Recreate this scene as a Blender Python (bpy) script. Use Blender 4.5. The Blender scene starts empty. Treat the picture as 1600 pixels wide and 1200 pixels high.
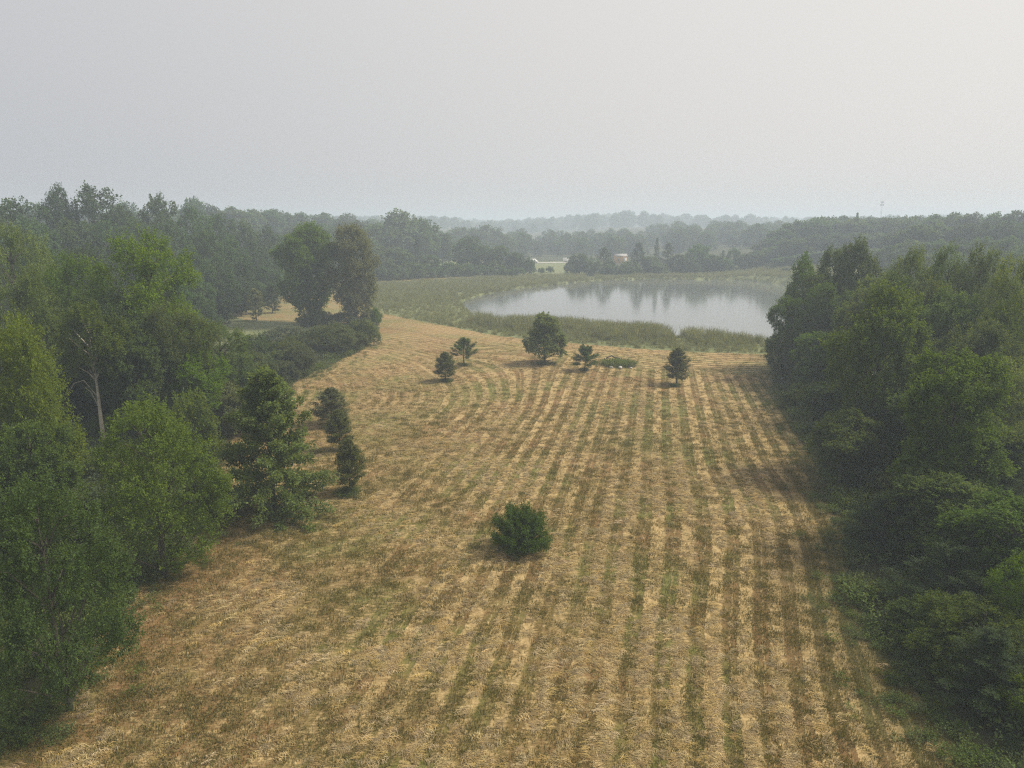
import bpy, math, random
import numpy as np

# ------------------------------------------------------------------ camera, light, exposure
scene = bpy.context.scene
COL = scene.collection
R = math.radians
F = 1130.0 / 1600.0            # focal length in picture widths
CAM_H, PITCH = 22.0, R(12.6)

cam_data = bpy.data.cameras.new('drone_camera')
cam_data.sensor_width = 36.0
cam_data.lens = 36.0 * F
cam_data.clip_start, cam_data.clip_end = 0.5, 9000
cam = bpy.data.objects.new('drone_camera', cam_data)
COL.objects.link(cam)
cam.location = (0, 0, CAM_H)
cam.rotation_euler = (math.pi / 2 - PITCH, 0, 0)
scene.camera = cam

SUN_EL, SUN_AZ = R(50), R(14)  # azimuth counted from +X towards +Y
SUN_DIR = (math.cos(SUN_EL) * math.cos(SUN_AZ), math.cos(SUN_EL) * math.sin(SUN_AZ), math.sin(SUN_EL))
sun_data = bpy.data.lights.new('sun', 'SUN')
sun_data.energy, sun_data.angle, sun_data.color = 4.4, R(14), (1.0, 0.92, 0.79)
sun = bpy.data.objects.new('sun', sun_data)
COL.objects.link(sun)
sun.location = (60, 20, 60)
sun.rotation_euler = (math.pi / 2 - SUN_EL, 0, SUN_AZ + math.pi / 2)

world = bpy.data.worlds.new('World')
scene.world = world
world.use_nodes = True
wn, wl = world.node_tree.nodes, world.node_tree.links
wn.clear()
w_out = wn.new('ShaderNodeOutputWorld')
w_bg = wn.new('ShaderNodeBackground')
w_bg.inputs['Strength'].default_value = 0.1
w_sky = wn.new('ShaderNodeTexSky')
w_sky.sky_type = 'NISHITA'
w_sky.sun_disc = False
w_sky.sun_elevation = SUN_EL
w_sky.sun_rotation = math.pi / 2 - SUN_AZ
w_sky.dust_density = 8.0
w_sky.air_density = 1.5
w_hs = wn.new('ShaderNodeHueSaturation')
w_hs.inputs['Saturation'].default_value = 0.35
wl.new(w_sky.outputs[0], w_hs.inputs['Color'])
# the smoke layer: one broad, even brightening towards the veiled sun
w_tc = wn.new('ShaderNodeTexCoord')
w_dot = wn.new('ShaderNodeVectorMath')
w_dot.operation = 'DOT_PRODUCT'
w_dot.inputs[1].default_value = SUN_DIR
wl.new(w_tc.outputs['Generated'], w_dot.inputs[0])
w_ramp = wn.new('ShaderNodeMapRange')
w_ramp.interpolation_type = 'SMOOTHSTEP'
w_ramp.inputs['From Min'].default_value = -0.75
w_ramp.inputs['From Max'].default_value = 1.0
wl.new(w_dot.outputs['Value'], w_ramp.inputs['Value'])
w_mix = wn.new('ShaderNodeMix')
w_mix.data_type = 'RGBA'
w_mix.inputs['A'].default_value = (3.6, 3.82, 4.25, 1)
w_mix.inputs['B'].default_value = (7.2, 6.9, 6.55, 1)
wl.new(w_ramp.outputs[0], w_mix.inputs['Factor'])
w_all = wn.new('ShaderNodeMix')
w_all.data_type = 'RGBA'
w_all.inputs['Factor'].default_value = 0.9
wl.new(w_hs.outputs[0], w_all.inputs['A'])
wl.new(w_mix.outputs['Result'], w_all.inputs['B'])
wl.new(w_all.outputs['Result'], w_bg.inputs['Color'])
wl.new(w_bg.outputs[0], w_out.inputs['Surface'])

scene.view_settings.view_transform = 'Standard'
scene.view_settings.look = 'None'
scene.view_settings.exposure = 0.3
scene.view_settings.gamma = 1.0
scene.view_settings.use_curve_mapping = False
cy = scene.cycles
cy.max_bounces = 5
cy.diffuse_bounces = 3
cy.glossy_bounces = 3
cy.transmission_bounces = 4
cy.transparent_max_bounces = 8
cy.volume_bounces = 1
cy.caustics_reflective = False
cy.caustics_refractive = False
cy.use_denoising = False
cy.use_adaptive_sampling = False
cy.filter_width = 1.25
cy.sample_clamp_indirect = 3.0

HAZE_DENSITY = 0.0010
HAZE_TOP = 44.0

# ------------------------------------------------------------------ helpers
rng = np.random.default_rng(7)
CP, SP = math.cos(PITCH), math.sin(PITCH)


def ray(px, py):
    a = (px - 800.0) / 1130.0
    b = (600.0 - py) / 1130.0
    return a, CP + b * SP, -SP + b * CP


def ground(px, py, z=0.0):
    """point of the level z that lies under this spot of a 1600x1200 survey picture"""
    a, f, u = ray(px, py)
    t = (z - CAM_H) / u
    return np.array([a * t, f * t])


def at_dist(px, py, y):
    a, f, u = ray(px, py)
    t = y / f
    return a * t, CAM_H + u * t, t


def sstep(a, b, x):
    t = np.clip((x - a) / (b - a), 0, 1)
    return t * t * (3 - 2 * t)


def norm(v):
    return v / np.maximum(np.linalg.norm(v, axis=-1, keepdims=True), 1e-9)


def inside(poly, x, y):
    poly = np.asarray(poly)
    r = np.zeros(np.shape(x), bool)
    n = len(poly)
    for i in range(n):
        x0, y0 = poly[i]
        x1, y1 = poly[(i + 1) % n]
        if y0 == y1:
            continue
        c = ((y0 > y) != (y1 > y)) & (x < (x1 - x0) * (y - y0) / (y1 - y0) + x0)
        r ^= c
    return r


def make_mesh(name, verts, faces_flat, counts, mats, face_attr=None, point_attr=None, smooth=False, mat_index=None):
    me = bpy.data.meshes.new(name)
    nv, nf = len(verts), len(counts)
    me.vertices.add(nv)
    me.vertices.foreach_set('co', np.asarray(verts, np.float32).ravel())
    me.loops.add(len(faces_flat))
    me.loops.foreach_set('vertex_index', np.asarray(faces_flat, np.int32))
    me.polygons.add(nf)
    starts = np.concatenate([[0], np.cumsum(counts)[:-1]]).astype(np.int32) if nf else np.zeros(0, np.int32)
    me.polygons.foreach_set('loop_start', starts)
    for m in mats:
        me.materials.append(m)
    if mat_index is not None:
        me.polygons.foreach_set('material_index', np.asarray(mat_index, np.int32))
    if smooth and nf:
        me.polygons.foreach_set('use_smooth', np.ones(nf, bool))
    me.update(calc_edges=True)
    for k, v in (face_attr or {}).items():
        me.attributes.new(k, 'FLOAT', 'FACE').data.foreach_set('value', np.asarray(v, np.float32))
    for k, v in (point_attr or {}).items():
        v = np.asarray(v, np.float32)
        if v.ndim == 2:
            me.attributes.new(k, 'FLOAT_VECTOR', 'POINT').data.foreach_set('vector', v.ravel())
        else:
            me.attributes.new(k, 'FLOAT', 'POINT').data.foreach_set('value', v)
    return me


def link(name, me, parent=None, **props):
    o = bpy.data.objects.new(name, me)
    COL.objects.link(o)
    if parent is not None:
        o.parent = parent
    for k, v in props.items():
        o[k] = v
    return o


class Geo:
    """collects boxes, tubes and sheets into one mesh"""

    def __init__(self):
        self.v, self.f, self.c = [], [], []
        self.n = 0

    def add(self, verts, faces):
        self.v.append(np.asarray(verts, float))
        for f in faces:
            self.f.extend([i + self.n for i in f])
            self.c.append(len(f))
        self.n += len(verts)

    def box(self, x0, x1, y0, y1, z0, z1):
        v = [(x, y, z) for z in (z0, z1) for y in (y0, y1) for x in (x0, x1)]
        self.add(v, [(0, 2, 3, 1), (4, 5, 7, 6), (0, 1, 5, 4), (2, 6, 7, 3), (0, 4, 6, 2), (1, 3, 7, 5)])

    def tube(self, pts, radii, sides=6):
        pts = np.asarray(pts, float)
        k = len(pts)
        vs = []
        for i in range(k):
            t = norm(pts[min(i + 1, k - 1)] - pts[max(i - 1, 0)])
            a = norm(np.cross(t, (0.31, 0.95, 0.05)))
            b = np.cross(t, a)
            for s in range(sides):
                an = 2 * math.pi * s / sides
                vs.append(pts[i] + radii[i] * (a * math.cos(an) + b * math.sin(an)))
        fs = []
        for i in range(k - 1):
            for s in range(sides):
                s2 = (s + 1) % sides
                fs.append((i * sides + s, i * sides + s2, (i + 1) * sides + s2, (i + 1) * sides + s))
        fs.append(tuple(range((k - 1) * sides, k * sides)))
        fs.append(tuple(reversed(range(sides))))
        self.add(vs, fs)

    def mesh(self, name, mat, smooth=False):
        return make_mesh(name, np.concatenate(self.v), self.f, self.c, [mat], smooth=smooth)


# ------------------------------------------------------------------ materials
def new_mat(name):
    m = bpy.data.materials.new(name)
    m.use_nodes = True
    nt = m.node_tree
    nt.nodes.clear()
    return m, nt


class NT:
    def __init__(self, nt):
        self.nt = nt

    def n(self, kind, **kw):
        nd = self.nt.nodes.new(kind)
        for k, v in kw.items():
            setattr(nd, k, v)
        return nd

    def put(self, sock, val):
        if isinstance(val, bpy.types.NodeSocket):
            self.nt.links.new(val, sock)
        elif val is not None:
            sock.default_value = val

    def math(self, op, a, b=None, c=None, clamp=False):
        nd = self.n('ShaderNodeMath', operation=op, use_clamp=clamp)
        for i, x in enumerate((a, b, c)):
            self.put(nd.inputs[i], x) if x is not None else None
        return nd.outputs[0]

    def mix(self, f, a, b):
        nd = self.n('ShaderNodeMix', data_type='RGBA')
        self.put(nd.inputs['Factor'], f)
        for s, x in (('A', a), ('B', b)):
            if isinstance(x, tuple) and len(x) == 3:
                x = (*x, 1)
            self.put(nd.inputs[s], x)
        return nd.outputs['Result']

    def ramp(self, x, a, b, c=0.0, d=1.0):
        nd = self.n('ShaderNodeMapRange', interpolation_type='SMOOTHSTEP')
        for s, v in (('Value', x), ('From Min', a), ('From Max', b), ('To Min', c), ('To Max', d)):
            self.put(nd.inputs[s], v)
        return nd.outputs[0]

    def noise(self, vec, scale, detail=4.0, rough=0.6, dist=0.0):
        nd = self.n('ShaderNodeTexNoise')
        self.put(nd.inputs['Vector'], vec)
        nd.inputs['Scale'].default_value = scale
        nd.inputs['Detail'].default_value = detail
        nd.inputs['Roughness'].default_value = rough
        nd.inputs['Distortion'].default_value = dist
        return nd.outputs[0]

    def attr(self, name, out='Fac', kind='GEOMETRY'):
        return self.n('ShaderNodeAttribute', attribute_name=name, attribute_type=kind).outputs[out]


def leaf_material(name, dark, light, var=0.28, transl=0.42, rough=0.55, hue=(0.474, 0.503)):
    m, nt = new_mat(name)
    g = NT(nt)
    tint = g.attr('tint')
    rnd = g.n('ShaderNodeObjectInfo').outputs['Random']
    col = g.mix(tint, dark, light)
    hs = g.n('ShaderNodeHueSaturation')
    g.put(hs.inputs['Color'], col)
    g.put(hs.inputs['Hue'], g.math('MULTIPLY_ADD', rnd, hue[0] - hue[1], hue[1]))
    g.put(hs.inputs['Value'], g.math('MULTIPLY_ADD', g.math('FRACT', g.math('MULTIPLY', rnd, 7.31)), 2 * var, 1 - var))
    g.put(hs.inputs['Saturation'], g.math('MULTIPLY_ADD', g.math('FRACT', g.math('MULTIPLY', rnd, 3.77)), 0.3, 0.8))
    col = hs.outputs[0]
    b = g.n('ShaderNodeBsdfPrincipled')
    g.put(b.inputs['Base Color'], col)
    b.inputs['Roughness'].default_value = rough
    b.inputs['Specular IOR Level'].default_value = 0.07
    t = g.n('ShaderNodeBsdfTranslucent')
    warm = g.n('ShaderNodeMix', data_type='RGBA', blend_type='MULTIPLY')
    warm.inputs['Factor'].default_value = 1.0
    g.put(warm.inputs['A'], col)
    warm.inputs['B'].default_value = (1.45, 1.3, 0.6, 1)
    g.put(t.inputs['Color'], warm.outputs['Result'])
    mx = g.n('ShaderNodeMixShader')
    mx.inputs[0].default_value = transl
    g.put(mx.inputs[1], b.outputs[0])
    g.put(mx.inputs[2], t.outputs[0])
    o = g.n('ShaderNodeOutputMaterial')
    g.put(o.inputs['Surface'], mx.outputs[0])
    return m


def plain_material(name, col, col2=None, scale=3.0, rough=0.8, bump=0.0, spec=0.3):
    m, nt = new_mat(name)
    g = NT(nt)
    pos = g.n('ShaderNodeTexCoord').outputs['Object']
    n = g.noise(pos, scale, 5)
    c = g.mix(g.ramp(n, 0.3, 0.7), col, col2 or tuple(0.75 * x for x in col))
    b = g.n('ShaderNodeBsdfPrincipled')
    g.put(b.inputs['Base Color'], c)
    b.inputs['Roughness'].default_value = rough
    b.inputs['Specular IOR Level'].default_value = spec
    if bump:
        bp = g.n('ShaderNodeBump')
        bp.inputs['Strength'].default_value = bump
        g.put(bp.inputs['Height'], n)
        g.put(b.inputs['Normal'], bp.outputs[0])
    o = g.n('ShaderNodeOutputMaterial')
    g.put(o.inputs['Surface'], b.outputs[0])
    return m


BARK = plain_material('bark', (0.10, 0.085, 0.065), (0.05, 0.042, 0.033), 2.5, 0.9, 0.6)
BARK_PALE = plain_material('pale_bark', (0.42, 0.37, 0.29), (0.26, 0.23, 0.18), 2.0, 0.9, 0.5)
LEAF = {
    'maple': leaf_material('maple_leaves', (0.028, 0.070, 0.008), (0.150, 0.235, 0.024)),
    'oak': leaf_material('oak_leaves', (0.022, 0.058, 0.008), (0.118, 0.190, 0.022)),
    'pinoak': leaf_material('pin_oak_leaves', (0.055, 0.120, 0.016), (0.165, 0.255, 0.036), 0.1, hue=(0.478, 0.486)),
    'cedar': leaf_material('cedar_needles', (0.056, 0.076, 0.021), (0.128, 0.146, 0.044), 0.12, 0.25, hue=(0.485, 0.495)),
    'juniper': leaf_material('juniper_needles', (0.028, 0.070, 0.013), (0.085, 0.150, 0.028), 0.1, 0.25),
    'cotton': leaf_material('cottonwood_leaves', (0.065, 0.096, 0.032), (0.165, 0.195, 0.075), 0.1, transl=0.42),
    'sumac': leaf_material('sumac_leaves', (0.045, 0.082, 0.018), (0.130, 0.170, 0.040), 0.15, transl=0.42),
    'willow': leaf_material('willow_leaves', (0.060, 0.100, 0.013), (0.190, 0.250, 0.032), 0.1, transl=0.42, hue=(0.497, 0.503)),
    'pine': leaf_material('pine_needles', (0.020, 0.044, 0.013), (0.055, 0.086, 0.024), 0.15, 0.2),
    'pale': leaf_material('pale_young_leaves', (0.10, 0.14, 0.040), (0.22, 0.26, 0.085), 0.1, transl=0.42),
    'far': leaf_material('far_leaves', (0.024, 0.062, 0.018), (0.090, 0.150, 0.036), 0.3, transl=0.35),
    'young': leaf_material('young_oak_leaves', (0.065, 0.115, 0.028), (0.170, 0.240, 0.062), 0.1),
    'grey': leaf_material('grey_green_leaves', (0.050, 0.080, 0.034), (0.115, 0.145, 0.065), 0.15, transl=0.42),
}


# ------------------------------------------------------------------ leaves and trees
def leaves(pos, dr, ln, n, ll, lw, spread, up, out, rnd, seed, tn=None):
    """n leaves on each shoot -> verts (4 per leaf) and tint (1 per leaf)"""
    r = np.random.default_rng(seed)
    S = len(pos)
    t = r.random((S, n)) ** 0.8
    rad = norm(r.normal(size=(S, n, 3)))
    d = dr[:, None, :]
    L = ln[:, None, None]
    p = pos[:, None, :] + d * L * t[..., None] + rad * L * spread * (1.05 - 0.75 * t[..., None]) * r.random((S, n, 1)) ** 0.5
    ld = norm(d * 0.7 + rad * 0.9 + np.array([0, 0, -0.15]))
    nr = np.array([0, 0, up]) + d * out + r.normal(size=(S, n, 3)) * rnd
    nr = norm(nr - ld * (nr * ld).sum(-1, keepdims=True))
    sd = np.cross(ld, nr)
    sz = (0.7 + 0.6 * r.random((S, n, 1)))
    a = ll * sz
    b = lw * sz * 0.5
    droop = nr * a * -0.12
    v = np.stack([p, p + ld * a * 0.45 + sd * b, p + ld * a + droop, p + ld * a * 0.45 - sd * b], axis=2)
    st = (0.5 * r.random(S) + 0.5 * (r.random(S) if tn is None else tn))[:, None]
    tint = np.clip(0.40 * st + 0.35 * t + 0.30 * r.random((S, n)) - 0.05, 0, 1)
    return v.reshape(-1, 3), tint.ravel()


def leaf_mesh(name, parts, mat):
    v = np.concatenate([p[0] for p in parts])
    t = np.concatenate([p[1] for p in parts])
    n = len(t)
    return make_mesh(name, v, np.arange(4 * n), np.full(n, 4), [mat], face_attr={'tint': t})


def limb_path(a, b, sag, r, k=5):
    a, b = np.asarray(a, float), np.asarray(b, float)
    s = np.linspace(0, 1, k)[:, None]
    p = a + (b - a) * s
    p += np.sin(s * math.pi) * np.array([0, 0, sag]) * np.linalg.norm(b - a)
    p[1:-1] += r.normal(size=(k - 2, 3)) * 0.035 * np.linalg.norm(b - a)
    return p


def lobed_tree(name, H, W, z0, leafmat, bark, seed, lobes=18, shoots=70, nleaf=22, ll=0.17, lw=0.11,
               slen=0.9, up=0.8, out=0.5, rnd=0.55, upright=0.5, prof=0.42, lobe_r=0.30, spread=0.45,
               trunk_r=None, squash=0.85, sides=6, lean=0.0, sub=9, cone_=False):
    """crown of overlapping leafy lobes round a limbed trunk"""
    r = np.random.default_rng(seed)
    Rr = W / 2
    C = []
    ga = r.random() * 6.28
    for i in range(lobes):
        f = (i + 0.5) / lobes
        zz = z0 + (H - z0) * (0.10 + 0.80 * f)
        tt = (zz - z0) / (H - z0)
        env = math.sin(math.pi * min(1, tt ** prof_pow(prof))) ** 0.7
        if cone_:
            env = (1 - tt) ** 0.65 * min(1, tt * 5 + 0.45)
        ga += 2.4 + r.normal() * 0.35
        rr = Rr * env * (0.22 + 0.62 * r.random() ** 0.7) if i < lobes - 1 else 0.1
        lr = Rr * lobe_r * (0.80 + 0.65 * r.random()) * (0.72 + 0.5 * env)
        C.append((rr * math.cos(ga) + lean * tt, rr * math.sin(ga), zz, lr))
    C = np.array(C)
    pos, dr, ln, tn = [], [], [], []
    for cx, cyy, cz, lr in C:
        nb = max(3, int(sub * (lr / (Rr * lobe_r)) ** 2))
        o0 = norm(np.array([cx, cyy, 0.0])) * min(1.0, math.hypot(cx, cyy) / Rr * 1.6)
        bd = norm(r.normal(size=(nb, 3)) + o0 * 0.9 + np.array([0, 0, 0.30]))
        bc = np.array([cx, cyy, cz]) + bd * lr * (0.58 + 0.48 * r.random((nb, 1))) * np.array([1, 1, squash])
        for c in bc:
            br = lr * (0.22 + 0.16 * r.random())
            ns = max(3, int(shoots / sub * (br / (0.30 * lr)) ** 1.5))
            d = norm(r.normal(size=(ns, 3)) + o0 * 0.8 + np.array([0, 0, 0.35]))
            pos.append(c + d * br * (0.35 + 0.65 * r.random((ns, 1))) * np.array([1, 1, 0.75]))
            dr.append(norm(d + np.array([0, 0, upright]) + o0 * 0.2 + r.normal(size=(ns, 3)) * 0.3))
            ln.append(slen * 0.8 * (0.5 + 0.9 * r.random(ns)) * (0.75 + 0.5 * r.random()))
            tn.append(np.full(ns, r.random()))
    pos, dr, ln, tn = np.concatenate(pos), np.concatenate(dr), np.concatenate(ln), np.concatenate(tn)
    keep = pos[:, 2] > max(0.15, z0 * 0.6)
    pos, dr, ln, tn = pos[keep], dr[keep], ln[keep], tn[keep]
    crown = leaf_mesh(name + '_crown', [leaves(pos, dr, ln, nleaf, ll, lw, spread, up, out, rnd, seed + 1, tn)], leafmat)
    g = Geo()
    tr = trunk_r or H * 0.017
    k = 7
    zs = np.linspace(-0.4, H * 0.86, k)
    tp = np.stack([np.cumsum(r.normal(size=k)) * H * 0.004 + lean * np.clip(zs / H, 0, 1), np.cumsum(r.normal(size=k)) * H * 0.004, zs], 1)
    g.tube(tp, tr * np.linspace(1.25, 0.18, k) ** 1.1, sides + 2)
    for cx, cyy, cz, lr in C:
        zb = min(max(z0 * 0.8, cz - math.hypot(cx, cyy) * 0.9), H * 0.8)
        b0 = np.array([np.interp(zb, zs, tp[:, 0]), np.interp(zb, zs, tp[:, 1]), zb])
        g.tube(limb_path(b0, (cx, cyy, cz), 0.06, r), tr * np.linspace(0.42, 0.10, 5), sides - 1)
    return {'crown': crown, 'trunk': g.mesh(name + '_trunk', bark, True), 'H': float(pos[:, 2].max() + slen * .5), 'W': 2 * float(np.percentile(np.hypot(pos[:, 0], pos[:, 1]), 97) + slen * .4)}


def prof_pow(p):
    # power that puts the widest level at fraction p of the crown
    return math.log(0.5) / math.log(p)


def branch_tree(name, H, W, z0, leafmat, bark, seed, branches=40, per=16, nleaf=16, ll=0.16, lw=0.10, slen=0.7,
                e_low=-0.2, e_top=0.9, droop=0.4, flat=0.35, up=0.9, out=0.3, rnd=0.45, prof=None, start=0.25,
                spread=0.4, trunk_r=None, jag=0.25, multi=False, power=1.0, sides=5, top_shoots=12):
    """a leader with ranks of branches, shoots fanned along each branch"""
    r = np.random.default_rng(seed)
    Rr = W / 2
    g = Geo()
    tr = trunk_r or H * 0.016
    if not multi:
        zs = np.linspace(-0.3, H * 0.95, 6)
        g.tube(np.stack([np.cumsum(r.normal(size=6)) * H * 0.003, np.cumsum(r.normal(size=6)) * H * 0.003, zs], 1), tr * np.linspace(1.2, 0.12, 6), sides + 2)
    pos, dr, ln = [], [], []
    az = r.random() * 6.28
    for i in range(branches):
        f = (i + 0.5 * r.random()) / branches
        h0 = z0 + (H - z0) * f ** power * 0.97
        t = (h0 - z0) / (H - z0)
        env = prof(t) if prof else (1 - t) ** 0.8
        L = Rr * env * (1 - jag + 2 * jag * r.random()) + 0.05 * Rr
        az += 2.39996 + r.normal() * 0.25
        e = e_low + (e_top - e_low) * t + r.normal() * 0.12
        if multi:
            h0 = 0.1 + 0.12 * H * r.random()
        s = np.linspace(0, 1, 6)
        ee = e - droop * s * (1 - 0.6 * t)
        step = L / 5 if not multi else L / 5
        hx = np.concatenate([[0], np.cumsum(np.cos(ee[:-1]) * step)])
        hz = np.concatenate([[0], np.cumsum(np.sin(ee[:-1]) * step)])
        bp = np.stack([hx * math.cos(az), hx * math.sin(az), h0 + hz], 1)
        g.tube(bp, np.linspace(max(0.012, tr * 0.17 * (0.35 + L / max(Rr, .1))), 0.006, 6), 4)
        ns = max(3, int(per * (0.35 + 0.65 * L / Rr)))
        q = start + (1 - start) * r.random(ns) ** 0.8
        P = np.stack([np.interp(q, s, bp[:, j]) for j in range(3)], 1)
        tg = norm(bp[-1] - bp[-2])
        side = norm(np.cross(tg, (0, 0, 1.0)))
        sgn = r.choice([-1, 1], ns)[:, None]
        dd = norm(tg * (0.6 + 0.5 * r.random((ns, 1))) + side * sgn * 0.9 * r.random((ns, 1)) + np.array([0, 0, 1]) * r.normal(0.12, flat, (ns, 1)))
        pos.append(P)
        dr.append(dd)
        ln.append(slen * (0.6 + 0.7 * r.random(ns)) * (0.55 + 0.45 * L / Rr))
    if not multi and top_shoots:
        pos.append(np.stack([r.normal(size=top_shoots) * 0.02 * W, r.normal(size=top_shoots) * 0.02 * W, H * (0.90 + 0.07 * r.random(top_shoots))], 1))
        dr.append(norm(r.normal(size=(top_shoots, 3)) * 0.4 + np.array([0, 0, 1.0])))
        ln.append(np.full(top_shoots, slen * 0.6))
    pos, dr, ln = np.concatenate(pos), np.concatenate(dr), np.concatenate(ln)
    pos[:, 2] = np.maximum(pos[:, 2], 0.12)
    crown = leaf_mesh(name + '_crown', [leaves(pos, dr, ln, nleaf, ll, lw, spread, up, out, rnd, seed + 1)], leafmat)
    return {'crown': crown, 'trunk': g.mesh(name + '_trunk', bark, True), 'H': float(pos[:, 2].max() + slen * .4), 'W': 2 * float(np.percentile(np.hypot(pos[:, 0], pos[:, 1]), 97) + slen * .35)}


def egg(t):
    return math.sin(math.pi * min(1.0, (0.12 + 0.88 * t)) ** 0.75) ** 0.75


def cone(t):
    return max(0.03, (1 - t) ** 0.75 * min(1, 0.72 + t * 2.2))


PROTO = {}
SEEN = {}


def P(kind):
    """the next variant of a kind"""
    L = PROTO[kind]
    i = SEEN.get(kind, 0)
    SEEN[kind] = i + 1
    return L[i % len(L)]


PROTO['maple'] = [lobed_tree('maple', 18, 10, 3.5, LEAF['maple'], BARK, 11 + i, lobes=22, shoots=75, nleaf=25, ll=0.17, lw=0.11,
                             slen=1.25, upright=1.0, prof=0.5, lobe_r=0.30, spread=0.28) for i in range(3)]
PROTO['oak'] = [lobed_tree('oak', 12, 9, 0.3, LEAF['oak'], BARK, 31 + i, lobes=28, shoots=75, nleaf=24, ll=0.125, lw=0.075,
                           slen=0.75, upright=0.35, prof=0.40, lobe_r=0.27, spread=0.42) for i in range(2)]
PROTO['wood'] = [lobed_tree('wood', 18, 9, 3.0, LEAF['oak'], BARK, 41 + i, lobes=26, shoots=75, nleaf=22, ll=0.20, lw=0.135,
                            slen=1.0, upright=0.5, prof=0.52, lobe_r=0.30, spread=0.40, lean=(-0.8, 0.6, 0.2, -0.3)[i]) for i in range(4)]
PROTO['willow'] = [lobed_tree('willow', 15, 9, 1.5, LEAF['willow'], BARK, 51, lobes=24, shoots=95, nleaf=20, ll=0.21, lw=0.08,
                              slen=0.9, upright=0.2, prof=0.5, lobe_r=0.32, spread=0.4)]
PROTO['pinoak'] = [branch_tree('pin_oak', 11.5, 8.6, 0.9, LEAF['pinoak'], BARK, 61, branches=100, per=40, nleaf=16, ll=0.19, lw=0.13, slen=0.62,
                               e_low=-0.22, e_top=1.15, droop=0.25, flat=0.55, prof=lambda t: (1 - t) ** 0.58 * (0.92 + 0.08 * math.cos(t * 34)), start=0.12, jag=0.24, spread=0.65, up=0.5, rnd=0.9)]
PROTO['cedar'] = [branch_tree('cedar', 4.6, 2.1, 0.75, LEAF['cedar'], BARK, 71 + i, branches=80, per=26, nleaf=16, ll=0.10, lw=0.035, slen=0.34,
                              e_low=0.15, e_top=1.2, droop=-0.35, flat=0.4, prof=(egg, cone, egg)[i], start=0.15, jag=0.14, up=0.4, out=0.4, rnd=0.7) for i in range(3)]
PROTO['juniper'] = [branch_tree('juniper', 3.4, 4.6, 0.3, LEAF['juniper'], BARK, 81, branches=92, per=30, nleaf=18, ll=0.13, lw=0.045, slen=0.50,
                                e_low=0.05, e_top=1.45, droop=-0.25, flat=0.35, prof=lambda t: 1.0 - 0.30 * t ** 1.5, start=0.30, jag=0.16, up=0.4, out=0.4, rnd=0.7, multi=True, trunk_r=0.16)]
PROTO['youngoak'] = [lobed_tree('young_oak', 8.5, 7.0, 1.0, LEAF['young'], BARK, 91, lobes=46, shoots=26, nleaf=16, ll=0.24, lw=0.17,
                                slen=0.6, upright=0.4, prof=0.3, lobe_r=0.24, spread=0.5, squash=0.7, cone_=True)]
PROTO['vase'] = [branch_tree('vase', 4.2, 4.2, 1.4, LEAF['juniper'], BARK, 95, branches=40, per=26, nleaf=14, ll=0.14, lw=0.08, slen=0.45,
                             e_low=0.35, e_top=1.2, droop=-0.1, prof=lambda t: 0.95 - 0.35 * t, start=0.35, jag=0.3, trunk_r=0.11, spread=0.6),
                 branch_tree('spreading', 4.0, 4.4, 1.0, LEAF['juniper'], BARK, 96, branches=46, per=26, nleaf=14, ll=0.15, lw=0.08, slen=0.45,
                             e_low=0.15, e_top=1.1, droop=0.15, prof=lambda t: (1 - t) ** 0.4, start=0.3, jag=0.25, trunk_r=0.10, spread=0.6)]
PROTO['roundcedar'] = [lobed_tree('grey_tree', 5, 5, 1.2, LEAF['grey'], BARK, 98, lobes=14, shoots=60, nleaf=16, ll=0.17, lw=0.09, slen=0.5, upright=0.5, prof=0.45, lobe_r=0.33)]
PROTO['cotton'] = [lobed_tree('cottonwood', 22, 10, 0.6, LEAF['cotton'], BARK, 101, lobes=42, shoots=66, nleaf=12, ll=0.28, lw=0.22,
                              slen=1.2, upright=0.1, prof=0.54, lobe_r=0.27, spread=0.5)]
PROTO['bigoak'] = [lobed_tree('big_oak', 22, 13, 1.0, LEAF['oak'], BARK, 105, lobes=46, shoots=80, nleaf=14, ll=0.32, lw=0.24,
                              slen=1.2, upright=0.2, prof=0.56, lobe_r=0.29, spread=0.45)]
PROTO['sumac'] = [lobed_tree('sumac', 4.6, 8.5, 0.4, LEAF['sumac'], BARK, 111 + i, lobes=22, shoots=55, nleaf=18, ll=0.30, lw=0.10,
                             slen=0.55, upright=0.2, prof=0.55, lobe_r=0.30, up=1.0, spread=0.6, trunk_r=0.08, squash=0.6) for i in range(2)]
PROTO['shrub'] = [lobed_tree('shrub', 4.0, 5.5, 0.2, LEAF[('grey', 'oak', 'sumac')[i]], BARK, 121 + i, lobes=16, shoots=55, nleaf=15, ll=0.20, lw=0.11,
                             slen=0.6, upright=0.5, prof=0.42, lobe_r=0.32, spread=0.45, trunk_r=0.07) for i in range(3)]
PROTO['spindly'] = [lobed_tree('spindly', 15, 6.5, 8.0, LEAF['oak'], BARK_PALE, 131, lobes=16, shoots=60, nleaf=16, ll=0.2, lw=0.14,
                               slen=0.8, upright=0.4, prof=0.5, lobe_r=0.34, trunk_r=0.26)]
PROTO['pine'] = [branch_tree('pine', 13, 7.5, 0.6, LEAF['pine'], BARK, 141 + i, branches=80, per=36, nleaf=18, ll=0.18, lw=0.035, slen=0.62,
                             e_low=0.25, e_top=1.2, droop=0.1, flat=0.7, prof=lambda t: (1 - t) ** 0.6, start=0.2, jag=0.3, up=0.4, rnd=0.9, spread=0.55) for i in range(2)]
PROTO['spruce'] = [branch_tree('spruce', 8, 5.0, 0.9, LEAF['pine'], BARK, 151, branches=56, per=18, nleaf=12, ll=0.26, lw=0.10, slen=0.6,
                               e_low=0.05, e_top=1.2, droop=-0.1, prof=egg, start=0.15, jag=0.12, up=0.5, rnd=0.6)]
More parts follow.
